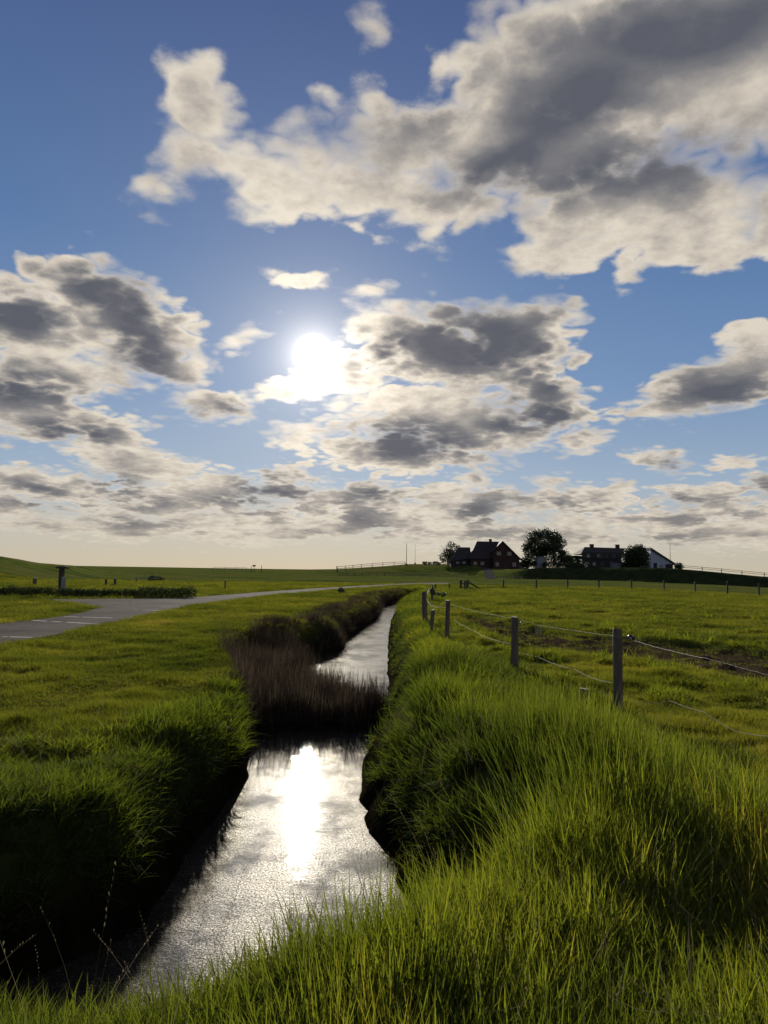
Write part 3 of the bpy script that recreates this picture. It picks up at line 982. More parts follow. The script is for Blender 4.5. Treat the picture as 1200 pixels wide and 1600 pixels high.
plant('long_grass', TALL, 6, x, y, zone, hs, ws, tint, lean=0.11, droop=(dx, dy, am), label='long green grass on the ditch bank and under the rope fence')

x, y, r = polar_points(60000, 3.6, 45, 36, 1.7)
z, s, sm, rd, md = ground(x, y, True)
right = (x > np.interp(y, [4, 6, 10, 13, 20, 30, 45, 60], [-0.8, -0.8, -1.0, 0.15, -0.8, -0.6, 0.3, 1.9])) | (y < 4.4)
wid = 0.9 + 1.3 * fbm(x, y, 1.7, 3)
wid = np.where(y < 8, wid + 0.9, wid)
zone = (~right) & (s > 0.08) & (s < wid) & (sm > 0.3) & (y > 4.4) & (y < 13)
hs = np.interp(s, [0, 0.5, 2.0], [0.28, 0.36, 0.20]) * np.clip(1 + 0.8 * fbm(x, y, 0.8, 3), 0.6, 1.5)
ws = np.interp(r, [3, 15, 40], [0.95, 1.5, 2.6])
tint = patchy(x, y) - 0.05 - 0.18 * sstep((7.5 - y) / 2.5)  # near front tinted darker, its shade put into the grass colour
s0, dx, dy = slope_to_water(x, y)
am = np.where(s < 0.6, (0.6 - s) * 1.0, 0.05)
plant('bank_grass', TALL, 6, x, y, zone, hs, ws, tint, lean=0.16, droop=(dx, dy, am), label='tousled grass hanging over the left lip of the ditch')

# short turf everywhere else
x, y, r = polar_points(330000, 3.0, 95, 35, 1.85)
z, s, sm, rd, md = ground(x, y, True)
zone = (s > 0.35) & (rd > -0.22 + 0.34 * rng.random(len(x)) + 0.25 * fbm(x, y, 0.8, 3)) & (z > -0.35)
right = (x > np.interp(y, [4, 6, 10, 13, 20, 30, 45, 60], [-0.8, -0.8, -1.0, 0.15, -0.8, -0.6, 0.3, 1.9]))
zone &= ~(right & (x < fence_x(y) - 0.3) & (r < 35))
zone &= (rng.random(len(x)) < np.interp(md, [-0.4, 0.3, 1.2], [0.05, 0.5, 1.0]))
past = x > fence_x(y)
cl = fbm(x + 50, y, 0.9, 3)
hs = np.clip(0.8 + 1.5 * cl, 0.4, 2.2) * np.where(past & (md > 0) & (y < 14), 1.25, 0.95)
ws = np.interp(r, [3, 10, 30, 95], [0.8, 1.15, 2.2, 5.0])
hs *= np.interp(r, [3, 30, 95], [1.0, 1.3, 1.9])
tint = 0.42 + 0.6 * fbm(x, y, 2.2, 4) + 0.4 * fbm(x, y, 0.35, 2) + np.where(past & (y < 14), 0.12, 0)
plant('short_grass', LAWN, 5, x, y, zone, hs, ws, tint, lean=0.2, label='short cropped turf of the verge and the pasture')

# reeds: the bed standing in the ditch and the strip along the left edge
x, y, r = polar_points(26000, 10.3, 22, 16, 1.0)
sm = sdist(x, y, MARSH)
zone = (sm < 0.05) & (sm + 0.35 * fbm(x, y, 0.5, 3) < 0.02)
n = len(x)
hs = np.clip(0.76 + 1.0 * fbm(x, y, 0.9, 3) + 0.16 * rng.normal(size=n), 0.4, 1.35) * np.interp(x, [-3.0, -1.2, -0.2], [1.0, 0.85, 0.78])
plant('reed_bed', REED, 5, x, y, zone, hs, np.full(n, 1.0), 0.38 + 0.5 * fbm(x, y, .8, 3) + 0.28 * rng.normal(size=n), lean=0.11, label='dark brown reed bed growing out into the ditch')
x, y, r = polar_points(150000, 11, 88, 14, 1.4)
z, s, sm, rd, md = ground(x, y, True)
right = (x > np.interp(y, [4, 6, 10, 13, 20, 30, 45, 60], [-0.8, -0.8, -1.0, 0.15, -0.8, -0.6, 0.3, 1.9]))
wid = np.interp(y, [11, 14, 22, 40, 80], [0.5, 1.0, 1.4, 1.6, 1.6]) + 0.8 * fbm(x, y, 2.0, 3)
zone = (~right) & (s > 0.02) & (s < wid) & (sm > 0) & (y > 11.3) & (rng.random(len(x)) < sstep(0.95 + 1.6 * fbm(x, y, 1.1, 3)))
hs = np.clip(0.42 + 0.3 * fbm(x, y, 1.3, 3) + 0.1 * rng.normal(size=len(x)), 0.2, 0.9) * np.interp(s, [0, 1.4], [1.0, 0.6]) * np.interp(r, [12, 25, 50], [1, 0.8, 0.7])
plant('reed_strip', REED, 5, x, y, zone, hs, np.interp(r, [11, 30, 80], [1.0, 1.6, 3.0]), 0.38 + 0.5 * fbm(x, y, .8, 3) + 0.28 * rng.normal(size=len(x)), lean=0.14,
      label='strip of dark reeds along the left edge of the ditch')

# coarse tussocks in the pasture
x, y, r = polar_points(60000, 6, 70, 34, 1.6)
z, s, sm, rd, md = ground(x, y, True)
zone = (x > fence_x(y) + 0.3) & (md > 0.1) & (fbm(x + 50, y, 0.75, 4) > 0.26) & (rng.random(len(x)) < 0.8)
plant('rank_tufts', TALL, 6, x, y, zone, rng.uniform(0.22, 0.42, len(x)), np.interp(r, [6, 20, 70], [0.8, 1.5, 3.0]), 0.2 + 0.5 * rng.random(len(x)), lean=0.25, label='darker coarse tussocks left standing in the grazed pasture')

# dry seed stalks in front
x, y, r = polar_points(340, 2.1, 9, 34, 1.2)
z, s, sm, rd, md = ground(x, y, True)
zone = (s > 0.1) & (s < 2.6) & (x < fence_x(y)) & (rng.random(len(x)) < 0.6)
plant('dry_stalks', STRAW, 5, x, y, zone, rng.uniform(0.6, 1.15, len(x)), np.ones(len(x)), rng.random(len(x)), lean=0.22, label='thin dry seed stalks rising out of the bank grass')

# last year's stems lying tangled in the near grass
LYING = coll_of('lying_straw', [blade_mesh('lying_stem_%d' % i, 3, 0.10, 0.45, 0.003, 0.35, 5, M['straw'], seed=90 + i) for i in range(5)])
x, y, r = polar_points(1500, 2.1, 9, 34, 1.4)
z, s, sm, rd, md = ground(x, y, True)
zone = (s > 0.5) & (x > -0.6) & (x < fence_x(y) + 0.4) & (rng.random(len(x)) < np.interp(r, [2, 4, 9], [0.8, 0.5, 0.2]))
x, y = x[zone], y[zone]
n = len(x)
scatter('lying_stems', np.column_stack([x, y, ground(x, y) + rng.uniform(0.10, 0.26, n)]), np.column_stack([rng.normal(0, 1.2, n), rng.normal(1.3, 0.25, n), rng.uniform(0, 6.283, n)]),
        np.column_stack([np.ones(n), np.ones(n), rng.uniform(0.5, 1.0, n)]), rng.random(n), rng.integers(0, 5, n), LYING, label='broken dead stems lying across the near bank grass')


# ------------------------------------------------------------------ fence posts and ropes by the ditch
def post_mesh(h, r, lean=(0, 0), seed=0, below=0.35, rot=0.0):
    rnd = random.Random(seed)
    m = MB()
    n = 12
    lv = [(-below, 1.04), (0.0, 1.03), (h * 0.3, 1.0), (h * 0.6, 0.99), (h * 0.9, 0.97), (h - 0.012, 0.95), (h, 0.86)]
    vs, fs = [], []
    kn = [rnd.uniform(0.93, 1.06) for _ in range(n)]
    for z, k in lv:
        for i in range(n):
            a = 2 * math.pi * i / n
            rr = r * k * kn[i] * rnd.uniform(0.985, 1.015)
            vs.append((rr * math.cos(a) + lean[0] * z, rr * math.sin(a) + lean[1] * z, z + (0.008 * math.cos(a + seed) if z > h - 0.05 else 0)))
    for j in range(len(lv) - 1):
        for i in range(n):
            fs.append((j * n + i, j * n + (i + 1) % n, (j + 1) * n + (i + 1) % n, (j + 1) * n + i))
    top = len(vs)
    vs.append((lean[0] * h, lean[1] * h, h - 0.004))
    for i in range(n):
        fs.append(((len(lv) - 1) * n + i, (len(lv) - 1) * n + (i + 1) % n, top))
    m.add(vs, fs)
    return m


ROPE_G = 'posts of the rope fence along the ditch bank'
roped = {}
POSTS = [
    # px, top row, distance, radius, lean, material, label
    ('a', 965, 982, 9.3, 0.058, (0.0, 0.0), 'post', 'round grey wooden fence post nearest the camera, with a black ring insulator'),
    ('b', 804.5, 964, 12.9, 0.062, (0.004, 0), 'post', 'grey wooden fence post second from the front, at the edge of the long grass'),
    ('c', 700, 938, 18.6, 0.06, (0.02, 0), 'post', 'straight dark fence post beside the leaning one at the rope bend'),
    ('d', 677, 953, 19.8, 0.055, (0.10, 0), 'post', 'short leaning fence post under the sagging rope'),
    ('e', 663, 924.5, 24.0, 0.085, (-0.03, 0), 'post', 'thick dark fence post where the rope turns along the ditch'),
    ('f', 675.5, 914.5, 42.0, 0.08, (0.0, 0), 'post', 'small far post of the rope fence with tangled rope on top'),
]
for key, px, top, dist, r, lean, mt, lab in POSTS:
    p = at_d(px, top, dist)
    g = gz(p.x, p.y)
    h = p.z - g
    e = empty('fence_post', (p.x - lean[0] * h, p.y, g))
    tag(e, lab, 'fence post', ROPE_G)
    post_mesh(h, r, lean, seed=ord(key)).build('post_shaft', M[mt], e, smooth=True)
    roped[key] = (e, p, h, r)
    # screw-in insulator
    zi = h - 0.10
    side = 1 if key in 'ab' else -1
    m = MB()
    bx = lean[0] * zi
    if key == 'a':
        m.tube([(bx + r * 0.8, -0.02, zi), (bx + r + 0.055, -0.03, zi - 0.003)], 0.007, 8)
        m.torus((bx + r + 0.085, -0.03, zi - 0.005), 0.026, 0.012, (0.35, 1, 0.2))
        m.torus((bx + r + 0.125, -0.028, zi - 0.008), 0.017, 0.008, (1, 0.3, 0.1))
        ins = m.build('insulator', M['black'], e, smooth=True)
        m = MB()
        m.tube([(bx + r + 0.085, -0.045, zi - 0.02), (bx + r + 0.085, -0.015, zi + 0.01)], 0.011, 8)
        m.build('insulator_core', M['rope'], ins, smooth=True)
    else:
        m.tube([(bx + side * r * 0.8, -0.02, zi), (bx + side * (r + 0.03), -0.03, zi)], 0.006, 6)
        m.torus((bx + side * (r + 0.045), -0.03, zi), 0.018, 0.007, (0.3, 1, 0.1), 12, 6)
        m.build('insulator', M['black'], e, smooth=True)

# dark old stump left of the first post, overgrown
p = at_z(919, 1118, 0.05)
g = gz(*p)
e = empty('post_stump', (p[0], p[1], g - 0.02))
tag(e, 'short rotten dark post stump sunk in the long grass', 'post stump')
post_mesh(0.40, 0.07, (-0.10, 0.02), seed=3).build('stump_shaft', M['postdark'], e, smooth=True)
m = MB()
m.tube([(-0.08, -0.07, 0.18), (0.0, -0.105, 0.2), (0.09, -0.06, 0.17)], 0.006, 5)
m.build('wire_loop', M['steel'], e)


def rope(pts, label, sag=0.05, rad=0.003, name='fence_rope', group=None, seed=1, n=40):
    """two strands laid round each other, hanging between the points"""
    rnd = random.Random(seed)
    line = []
    for i in range(len(pts) - 1):
        a, b = Vector(pts[i]), Vector(pts[i + 1])
        L = (b - a).length
        sg = sag * min(L / 3.0, 2.2) if not isinstance(sag, (list, tuple)) else sag[i]
        for k in range(n):
            t = k / n
            q = a.lerp(b, t)
            q.z -= sg * 4 * t * (1 - t)
            q += Vector([rnd.uniform(-1, 1) * 0.0018 * min(L, 4) for _ in range(3)])
            line.append(q)
    line.append(Vector(pts[-1]))
    m = MB()
    for ph in (0, math.pi):
        st = []
        for k, q in enumerate(line):
            d = (line[min(k + 1, len(line) - 1)] - line[max(k - 1, 0)]).normalized()
            u = d.cross(Vector((0, 0, 1))).normalized()
            v = d.cross(u)
            a = ph + k * 1.35
            st.append(q + (u * math.cos(a) + v * math.sin(a)) * rad * 0.55)
        m.tube(st, rad * 0.75, 5)
    o = m.build(name, M['rope'], smooth=True)
    return tag(o, label, 'rope', group or 'white ropes of the pasture fence')


pt = lambda a, b, d: at_d(a, b, d)
rope([pt(1290, 1079, 6.05), pt(1100, 1028, 7.2), pt(991, 1001, 9.0), pt(958, 993.5, 9.25), pt(842, 977, 12.2), pt(811, 968, 12.8), pt(705, 945, 18.6)],
     'white twisted top rope running past the first two posts to the bend', sag=[0.0, 0.012, 0.0, 0.006, 0, 0.022], seed=1)
rope([pt(700, 948, 18.6), pt(688, 948, 19.2), pt(678, 946, 20.2), pt(667, 936, 23.2), pt(665, 927, 24.0)],
     'slack white rope sagging from the bend post to the thick post', sag=[0.02, 0.03, 0.08, 0.02], rad=0.005, seed=2)
rope([pt(665, 928, 24.1), pt(670, 921, 34.0), pt(675, 916, 42.0)], 'white rope from the thick post to the small far post', sag=[0.08, 0.05], rad=0.009, seed=5)
rope([pt(958, 1067, 9.3), pt(900, 1047, 10.6), pt(842, 1027, 12.4), pt(812, 1020, 12.9)], 'loose lower rope ending at the first post, half hidden in grass', sag=[0.03, 0.02, 0.0], seed=3)
rope([pt(798, 1005.5, 12.9), pt(770, 999, 14.0), pt(745, 988, 15.6), pt(710, 969, 18.6)], 'lower rope curving from the second post to the bend post', sag=[0.01, 0.02, 0.02], rad=0.0034, seed=4)
a = [at_z(*q) for q in ((972, 1094), (1010, 1103), (1046, 1106), (1100, 1130), (1150, 1152), (1215, 1178), (1290, 1215))]
rope([Vector((x, y, gz(x, y) + (0.03, 0.06, 0.12, 0.16, 0.13, 0.15, 0.12)[i])) for i, (x, y) in enumerate(a)], 'fallen frayed rope lying on the grass right of the first post', sag=[0.01] * 6, seed=6)
# frayed tangle on the top rope past the second post
q = at_d(841, 980, 12.2)
m = MB()
for k in range(12):
    a0 = Vector((random.uniform(-0.05, 0.05), random.uniform(-0.03, 0.03), random.uniform(-0.01, 0.01)))
    m.tube([a0, a0 + Vector((random.uniform(-.05, .05), random.uniform(-.03, .03), -0.05)), a0 + Vector((random.uniform(-.05, .05), 0, -0.11 - 0.04 * random.random()))], 0.0035, 4)
o = m.build('rope_tangle', M['straw_plain'] if 'straw_plain' in M else M['rope'])
o.location = q
tag(o, 'frayed wisp of straw and twine hanging from the top rope', 'tangle')

# ------------------------------------------------------------------ posts of the far pasture fence
BACK = [(786.5, 905, 919.5), (838, 904.5, 920.8), (887, 905.5, 920), (936, 905.5, 920.3), (987, 906, 921), (1037.5, 907.5, 923), (1086, 909, 924), (1136.5, 908.5, 926), (1186, 911, 928.5), (1240, 913, 931)]
words = ['left end of the row, near the gate', 'second from the left, before the big tree', 'third from the left, before the tall bush', 'fourth from the left, before the long farmhouse',
         'fifth from the left, before the round tree', 'sixth from the left, before the white gable', 'seventh from the left, past the small round bush', 'eighth from the left, before the sloping rail fence',
         'ninth from the left, near the photo edge', 'tenth from the left']
for k, (px, top, bot) in enumerate(BACK):
    x, y = at_z(px, bot)
    g = gz(x, y)
    h = at_d(px, top, math.hypot(x, y)).z - g
    e = post_mesh(h, 0.085, (random.uniform(-.03, .03), 0), seed=k + 30).build('pasture_post', M['postdark'], smooth=True)
    e.location = (x, y, g)
    tag(e, 'dark post of the far fence, ' + words[k], 'fence post', 'posts of the far pasture fence')
x0, y0 = at_z(763.5, 919)
g = gz(x0, y0)
e = post_mesh(1.25, 0.11, (0.18, 0), seed=77).build('pasture_post', M['postdark'], smooth=True)
e.location = (x0 - 0.2, y0, g)
tag(e, 'thick pasture post leaning to the right beside the farm track', 'fence post', 'posts of the far pasture fence')
for px, top, bot, lab in ((680.5, 913, 922, 'small post at the end of the pale rail beside the ditch'), (702, 911.5, 921, 'small post at the other end of the pale rail')):
    x, y = at_z(px, bot)
    g = gz(x, y)
    e = post_mesh(at_d(px, top, math.hypot(x, y)).z - g, 0.07, seed=int(px)).build('rail_post', M['postdark'], smooth=True)
    e.location = (x, y, g)
    tag(e, lab, 'fence post', 'small posts beside the ditch end')
# gate posts with a fallen brace
xg, yg = at_z(727, 921)
e = empty('field_gate', (xg, yg, gz(xg, yg)))
tag(e, 'old field gate of three upright posts with a fallen sloping bar', 'gate')
dg = math.hypot(xg, yg)
for px, top in ((720, 905.5), (726.5, 906.5), (730.5, 906)):
    P = at_d(px, top, dg) - e.location
    m = post_mesh(P.z, 0.12 if px != 726.5 else 0.09, seed=int(px))
    o = m.build('gate_post', M['postdark'], e, smooth=True)
    o.location = (P.x, P.y, 0)
A, B = at_d(732, 909.5, dg) - e.location, at_d(750, 920, dg) - e.location
m = MB()
m.tube([A, B], 0.075, 6)
m.build('gate_bar', M['postdark'], e)
m = MB()
m.tube([at_d(720, 912, dg) - e.location, at_d(731, 912.5, dg) - e.location], 0.05, 6)
m.build('cross_bar', M['postdark'], e)

# ------------------------------------------------------------------ left: sign, bollards
x, y = at_z(95.5, 930.5)
g = gz(x, y)
D = math.hypot(x, y)
H = at_d(95.5, 885, D).z - g
e = empty('information_board', (x, y, g))
tag(e, 'tall wooden information stand with a small flat roof beside the road', 'information board')
m = MB()
m.box((-0.03, 0, H * 0.46), (0.22, 0.28, H * 0.92))
m.build('pillar', M['postdark'], e, bevel=0.01)
m = MB()
m.box((0.0, 0, H - 0.075), (0.60, 0.5, 0.10))
m.box((0.0, 0, H - 0.011), (0.48, 0.4, 0.03))
m.build('roof', M['postdark'], e, bevel=0.01)
m = MB()
m.box((0.115, -0.05, H * 0.42), (0.05, 0.5, H * 0.42))
m.build('notice_panel', M['grey'], e, bevel=0.005)
m = MB()
m.box((-0.02, 0, 0.10), (0.42, 0.46, 0.22))
m.build('foot', M['postdark'], e, bevel=0.02)
for px, top, bot, r, lab in ((54, 903, 915.5, 0.16, 'broad wooden bollard left of the information stand'), (165.5, 905, 916, 0.10, 'left one of the two dark bollards close together'),
                             (179.5, 904, 915.5, 0.10, 'right one of the two dark bollards close together'), (351.5, 907.5, 920, 0.055, 'thin single stake in the field beyond the road')):
    x, y = at_z(px, bot)
    g = gz(x, y)
    h = at_d(px, top, math.hypot(x, y)).z - g
    o = post_mesh(h, r, seed=int(px)).build('bollard' if r > 0.09 else 'field_stake', M['postdark'] if r < .15 else M['post'], smooth=True)
    o.location = (x, y, g)
    tag(o, lab, 'bollard' if r > 0.09 else 'stake')
# short rail with a post
x, y = at_z(213, 911)
e = empty('rail_barrier', (x, y, gz(x, y)))
tag(e, 'short low rail on one post in the field left', 'barrier')
dd = math.hypot(x, y)
P = at_d(213, 902, dd) - e.location
post_mesh(P.z, 0.07, seed=5).build('barrier_post', M['timber'], e)
m = MB()
m.tube([P - Vector((0, 0, 0.08)), at_d(250, 903.6, dd) - e.location], 0.045, 6)
m.build('barrier_rail', M['grey'], e)


# ------------------------------------------------------------------ foliage
def leaf_cloud(m, blobs, n, size, seed, squash=1.0):
    rnd = random.Random(seed)
    wsum = [rx * rz for (_, _, _, rx, ry, rz) in blobs]
    vs, fs = [], []
    for _ in range(n):
        b = rnd.choices(blobs, wsum)[0]
        while True:
            p = Vector((rnd.uniform(-1, 1), rnd.uniform(-1, 1), rnd.uniform(-1, 1)))
            if 0.05 < p.length < 1:
                break
        p = p * (p.length ** -0.35)
        c = Vector((b[0] + p.x * b[3], b[1] + p.y * b[4], b[2] + p.z * b[5]))
        if rnd.random() < 0.25:
            c += Vector([rnd.gauss(0, 0.12) * b[3] for _ in range(3)])
        for _k in range(3):
            cc = c + Vector([rnd.gauss(0, size * 0.8) for _ in range(3)])
            a = Vector([rnd.gauss(0, 1) for _ in range(3)]).normalized()
            bb = a.orthogonal().normalized()
            s = size * rnd.uniform(0.5, 1.2)
            q = len(vs)
            vs += [cc + a * s, cc + bb * s * 0.55, cc - a * s, cc - bb * s * 0.55]
            fs.append((q, q + 1, q + 2, q + 3))
    m.add(vs, fs)


def branchy(m, base, h, spread, r, seed, n=9):
    rnd = random.Random(seed)
    tips = []
    trunk_top = Vector(base) + Vector((0, 0, h * 0.42))
    m.tube([base, Vector(base) + Vector((0.05, 0, h * 0.2)), trunk_top], [r * 1.2, r, r * 0.8], 8, jitter=0.06)
    for i in range(n):
        a = i * 2.4 + rnd.uniform(-.3, .3)
        st = Vector(base) + Vector((0, 0, h * rnd.uniform(0.22, 0.42)))
        en = Vector(base) + Vector((math.cos(a) * spread * rnd.uniform(0.4, 0.85), math.sin(a) * spread * 0.6, h * rnd.uniform(0.6, 0.95)))
        md = st.lerp(en, 0.5) + Vector((0, 0, -h * 0.05))
        m.tube([st, md, en], [r * 0.45, r * 0.28, r * 0.06], 5)
        for k in range(4):
            s2 = st.lerp(en, rnd.uniform(0.4, 0.9))
            e2 = s2 + Vector((rnd.gauss(0, spread * 0.25), rnd.gauss(0, spread * 0.2), abs(rnd.gauss(0, h * 0.12))))
            m.tube([s2, e2], [r * 0.15, r * 0.03], 4)
    return tips


HD = 262.0
def hpt(px, py, d=HD):
    return at_d(px, py, d)


def tree(name, px, base_row, blobs_px, n, size, seed, label, cat='tree', d=HD, trunk=True, group=None, mat='crown', tr=0.3):
    """blobs given as pixel ellipses (px, py, rx, ry) at distance d"""
    B = hpt(px, base_row, d)
    g = gz(B.x, B.y)
    e = empty(name, (B.x, B.y, g))
    k = d / FPX
    bl = []
    for (cx, cy, rx, ry) in blobs_px:
        c = hpt(cx, cy, d) - e.location
        bl.append((c.x, c.y + random.uniform(-.3, .3) * rx * k, c.z, rx * k, rx * k * 0.8, ry * k))
    top = max(b[2] + b[5] for b in bl)
    m = MB()
    if trunk:
        branchy(m, (0, 0, -0.2), top, max(abs(b[0]) + b[3] for b in bl), tr, seed)
        m.build('trunk', M['bark'], e)
        m = MB()
    leaf_cloud(m, bl, n, size, seed)
    m.build('crown' if trunk else 'foliage', M[mat], e)
    tag(e, label, cat, group)
    return e


tree('broad_tree', 848, 884, [(847, 848, 26, 18), (838, 858, 18, 13), (862, 852, 16, 14), (866, 838, 12, 8), (835, 838, 12, 9), (850, 834, 14, 8), (826, 864, 9, 8), (872, 845, 8, 7), (851, 862, 20, 9), (822, 856, 7, 7), (878, 848, 7, 6), (856, 870, 16, 6)], 3600, 0.34, 5,
     'large broad tree with a rounded ragged crown between the two farmhouses', tr=0.5)
tree('sparse_tree', 700, 880, [(705, 851, 6, 5), (708, 860, 6, 6), (698, 862, 5, 6), (692, 871, 5, 7), (706, 872, 8, 7), (716, 856, 4, 4), (715, 866, 5, 7), (699, 877, 10, 4), (711, 877, 9, 5), (703, 866, 9, 8)], 1050, 0.28, 6,
     'thin airy tree at the left end of the brick farmhouse', tr=0.22)
tree('round_tree', 993, 888, [(993, 868, 17, 14), (1000, 860, 9, 8), (985, 873, 12, 13), (1003, 872, 10, 14), (994, 880, 18, 9)], 2600, 0.36, 7, 'dense dark round tree in front of the long farmhouse', tr=0.35, d=250)
G = 'bushes on the farm mound'
tree('garden_bush', 828, 885, [(828, 876, 12, 9), (838, 882, 10, 6), (820, 880, 8, 7)], 800, 0.32, 8, 'low leafy bush at the foot of the big tree, beside the brick farmhouse', 'bush', trunk=False, group=G, d=258)
tree('garden_bush', 880, 885, [(882, 871, 10, 9), (890, 879, 12, 8), (874, 877, 10, 8), (871, 857, 8, 6), (877, 865, 6, 6)], 1100, 0.32, 9, 'tall uneven bush just right of the big tree', 'bush', trunk=False, group=G, d=258)
tree('garden_bush', 863, 886, [(863, 882, 14, 5), (905, 883, 16, 4.5), (885, 884, 18, 4)], 800, 0.3, 10, 'dark low shrubbery on the mound under the big tree', 'bush', trunk=False, group=G, d=252)
tree('round_bush', 1060.5, 888, [(1060.5, 885.5, 5.5, 5)], 260, 0.28, 11, 'small round bush standing alone right of the white gable', 'bush', d=240, tr=0.14)
tree('low_bush', 665, 881, [(664, 879.5, 4, 1.6), (672, 880, 4, 1.2)], 130, 0.22, 12, 'tiny flat bush on the mound crest, left of its twin', 'bush', trunk=False, group='two tiny bushes on the crest', d=272)
tree('low_bush', 681, 881, [(680, 879.5, 4.5, 1.7), (686, 880.5, 3, 1.2)], 130, 0.22, 13, 'tiny flat bush on the mound crest, close to the thin tree', 'bush', trunk=False, group='two tiny bushes on the crest', d=272)
tree('dark_shrub', 246, 910, [(244, 905, 9, 4.5), (252, 907, 6, 3.5), (236, 904, 5, 3)], 420, 0.09, 14, 'low dark shrub in the field at the end of the short rail', 'shrub', trunk=False, d=95)
tree('roadside_shrub', 534, 926, [(533, 923, 4, 5), (536, 927, 4, 4)], 260, 0.05, 15, 'small dark shrub on the verge between road and reeds', 'shrub', trunk=False, d=56)
tree('weed_clump', 684, 926, [(676, 923, 4, 5), (683, 928, 6, 3), (692, 929, 5, 3)], 300, 0.04, 16, 'rough weeds round the small far post of the rope fence', 'weeds', trunk=False, d=42, mat='hedge')
# low hedge beyond the road, three stretches
HG = 'stretches of the low hedge beyond the road'
for k, (a, b, y0, y1, lab) in enumerate(((-70, 84, 916.5, 931, 'stretch of low clipped hedge left of the information stand'), (97, 226, 920, 933, 'long stretch of low hedge right of the information stand'),
                                         (226, 300, 916.5, 934, 'higher bushy end of the low hedge beside the road bend'))):
    bl = []
    xx = a
    while xx < b:
        bl.append((xx, (y0 + y1) / 2 + random.uniform(-1, 1) + 0.012 * (xx - a), 9, (y1 - y0) / 2 * random.uniform(0.8, 1.1)))
        xx += 8
    P = at_z((a + b) / 2, y1)
    tree('low_hedge', (a + b) / 2, y1, bl, int((b - a) * 22), 0.045, 20 + k, lab, 'hedge', d=math.hypot(*P), trunk=False, group=HG, mat='hedge')

# ------------------------------------------------------------------ farm on the terp
K = HD / FPX                                           # metres in one pixel there


def house_frame(name, px, py, d, label, cat, yaw=0.0):
    P = at_d(px, py, d)
    e = empty(name, P, yaw)
    tag(e, label, cat)
    return e, P, d / FPX


def window(e, x, y, z, w, h, pane_cols=2, pane_rows=1):
    m = MB()
    t = 0.09
    m.box((x, y - 0.04, z + h / 2 - t / 2), (w, 0.10, t))
    m.box((x, y - 0.04, z - h / 2 + t / 2), (w, 0.10, t))
    for sx in (-1, 1):
        m.box((x + sx * (w / 2 - t / 2), y - 0.04, z), (t, 0.10, h - 2 * t))
    f = m.build('window', M['frame'], e)
    iw, ih = (w - 2 * t) / pane_cols, (h - 2 * t) / pane_rows
    for i in range(pane_cols):
        for j in range(pane_rows):
            m = MB()
            m.box((x - (w - 2 * t) / 2 + (i + .5) * iw, y - 0.015, z - (h - 2 * t) / 2 + (j + .5) * ih), (iw - 0.05, 0.03, ih - 0.05))
            m.build('pane', M['glass'], f)
    return f


# brick farmhouse: long main block, cross gable to the front, lower wing left
e, P, k = house_frame('brick_farmhouse', 772, 893, 255, 'dark red brick farmhouse with a steep front gable and a lower left wing', 'house')
X = lambda px: (px - 772) * k
Z = lambda py: (893 - py) * k
zr, ze, zb = Z(846), Z(873), -1.5
# main block
m = MB()
m.box(((X(736) + X(768)) / 2, 4.5, (ze + zb) / 2), (X(768) - X(736), 8.6, ze - zb))
m.build('main_wall', M['brick'], e)
m = MB()
x0, x1 = X(733), X(772)
m.add([(x0, -0.3, ze - .2), (x1, -0.3, ze - .2), (x1, 9.3, ze - .2), (x0, 9.3, ze - .2), (X(748), 4.5, zr), (x1 + 2.5, 4.5, zr)],
      [(0, 1, 5, 4), (2, 3, 4, 5), (3, 0, 4), (1, 2, 5), (0, 3, 2, 1)])
rf = m.build('main_roof', M['roof'], e)
m = MB()
m.box((X(769), 4.5, zr + 0.1), (0.95, 0.8, 1.3))
m.box((X(769), 4.5, zr + 0.79), (1.1, 0.95, 0.14))
m.build('chimney', M['brick'], rf)
# front gable block
gx0, gx1, gxm = X(769.5), X(808.5), X(783)
geL, geR = Z(871), Z(873)
m = MB()
m.prism([(gx0, zb), (gx1, zb), (gx1, geR), (gxm, Z(849)), (gx0, Z(862))], -2.6, 7.0)
m.build('gable_wall', M['brick'], e)
m = MB()
th = 0.28
m.prism([(gxm, Z(846)), (X(811.5), Z(873.5)), (X(811.5), Z(873.5) - th), (gxm, Z(846) - th * 1.3)], -3.1, 7.4)
m.prism([(gxm, Z(846)), (gxm, Z(846) - th * 1.3), (X(767.5), Z(862) - th), (X(767.5), Z(862))], -3.1, 7.4)
m.build('gable_roof', M['roof'], e)
for a in (777.5, 793.5):
    window(e, X(a), -2.6, Z(865.5), 1.5, 1.35)
window(e, X(775), -2.6, Z(882), 1.3, 1.5)
window(e, X(801), -2.6, Z(882), 1.3, 1.5)
m = MB()
m.box((X(788), -2.64, Z(884.5)), (1.2, 0.12, 2.6))
dr = m.build('door', M['darkwall'], e)
m = MB()
m.box((X(788) + 0.42, -2.73, Z(884.5)), (0.12, 0.06, 0.05))
m.build('handle', M['steel'], dr)
for a in (743, 754):
    window(e, X(a), 0.2, Z(881), 1.3, 1.2)
m = MB()
m.box((X(761), 0.16, Z(883.5)), (1.3, 0.12, 2.6))
m.build('door', M['darkwall'], e)
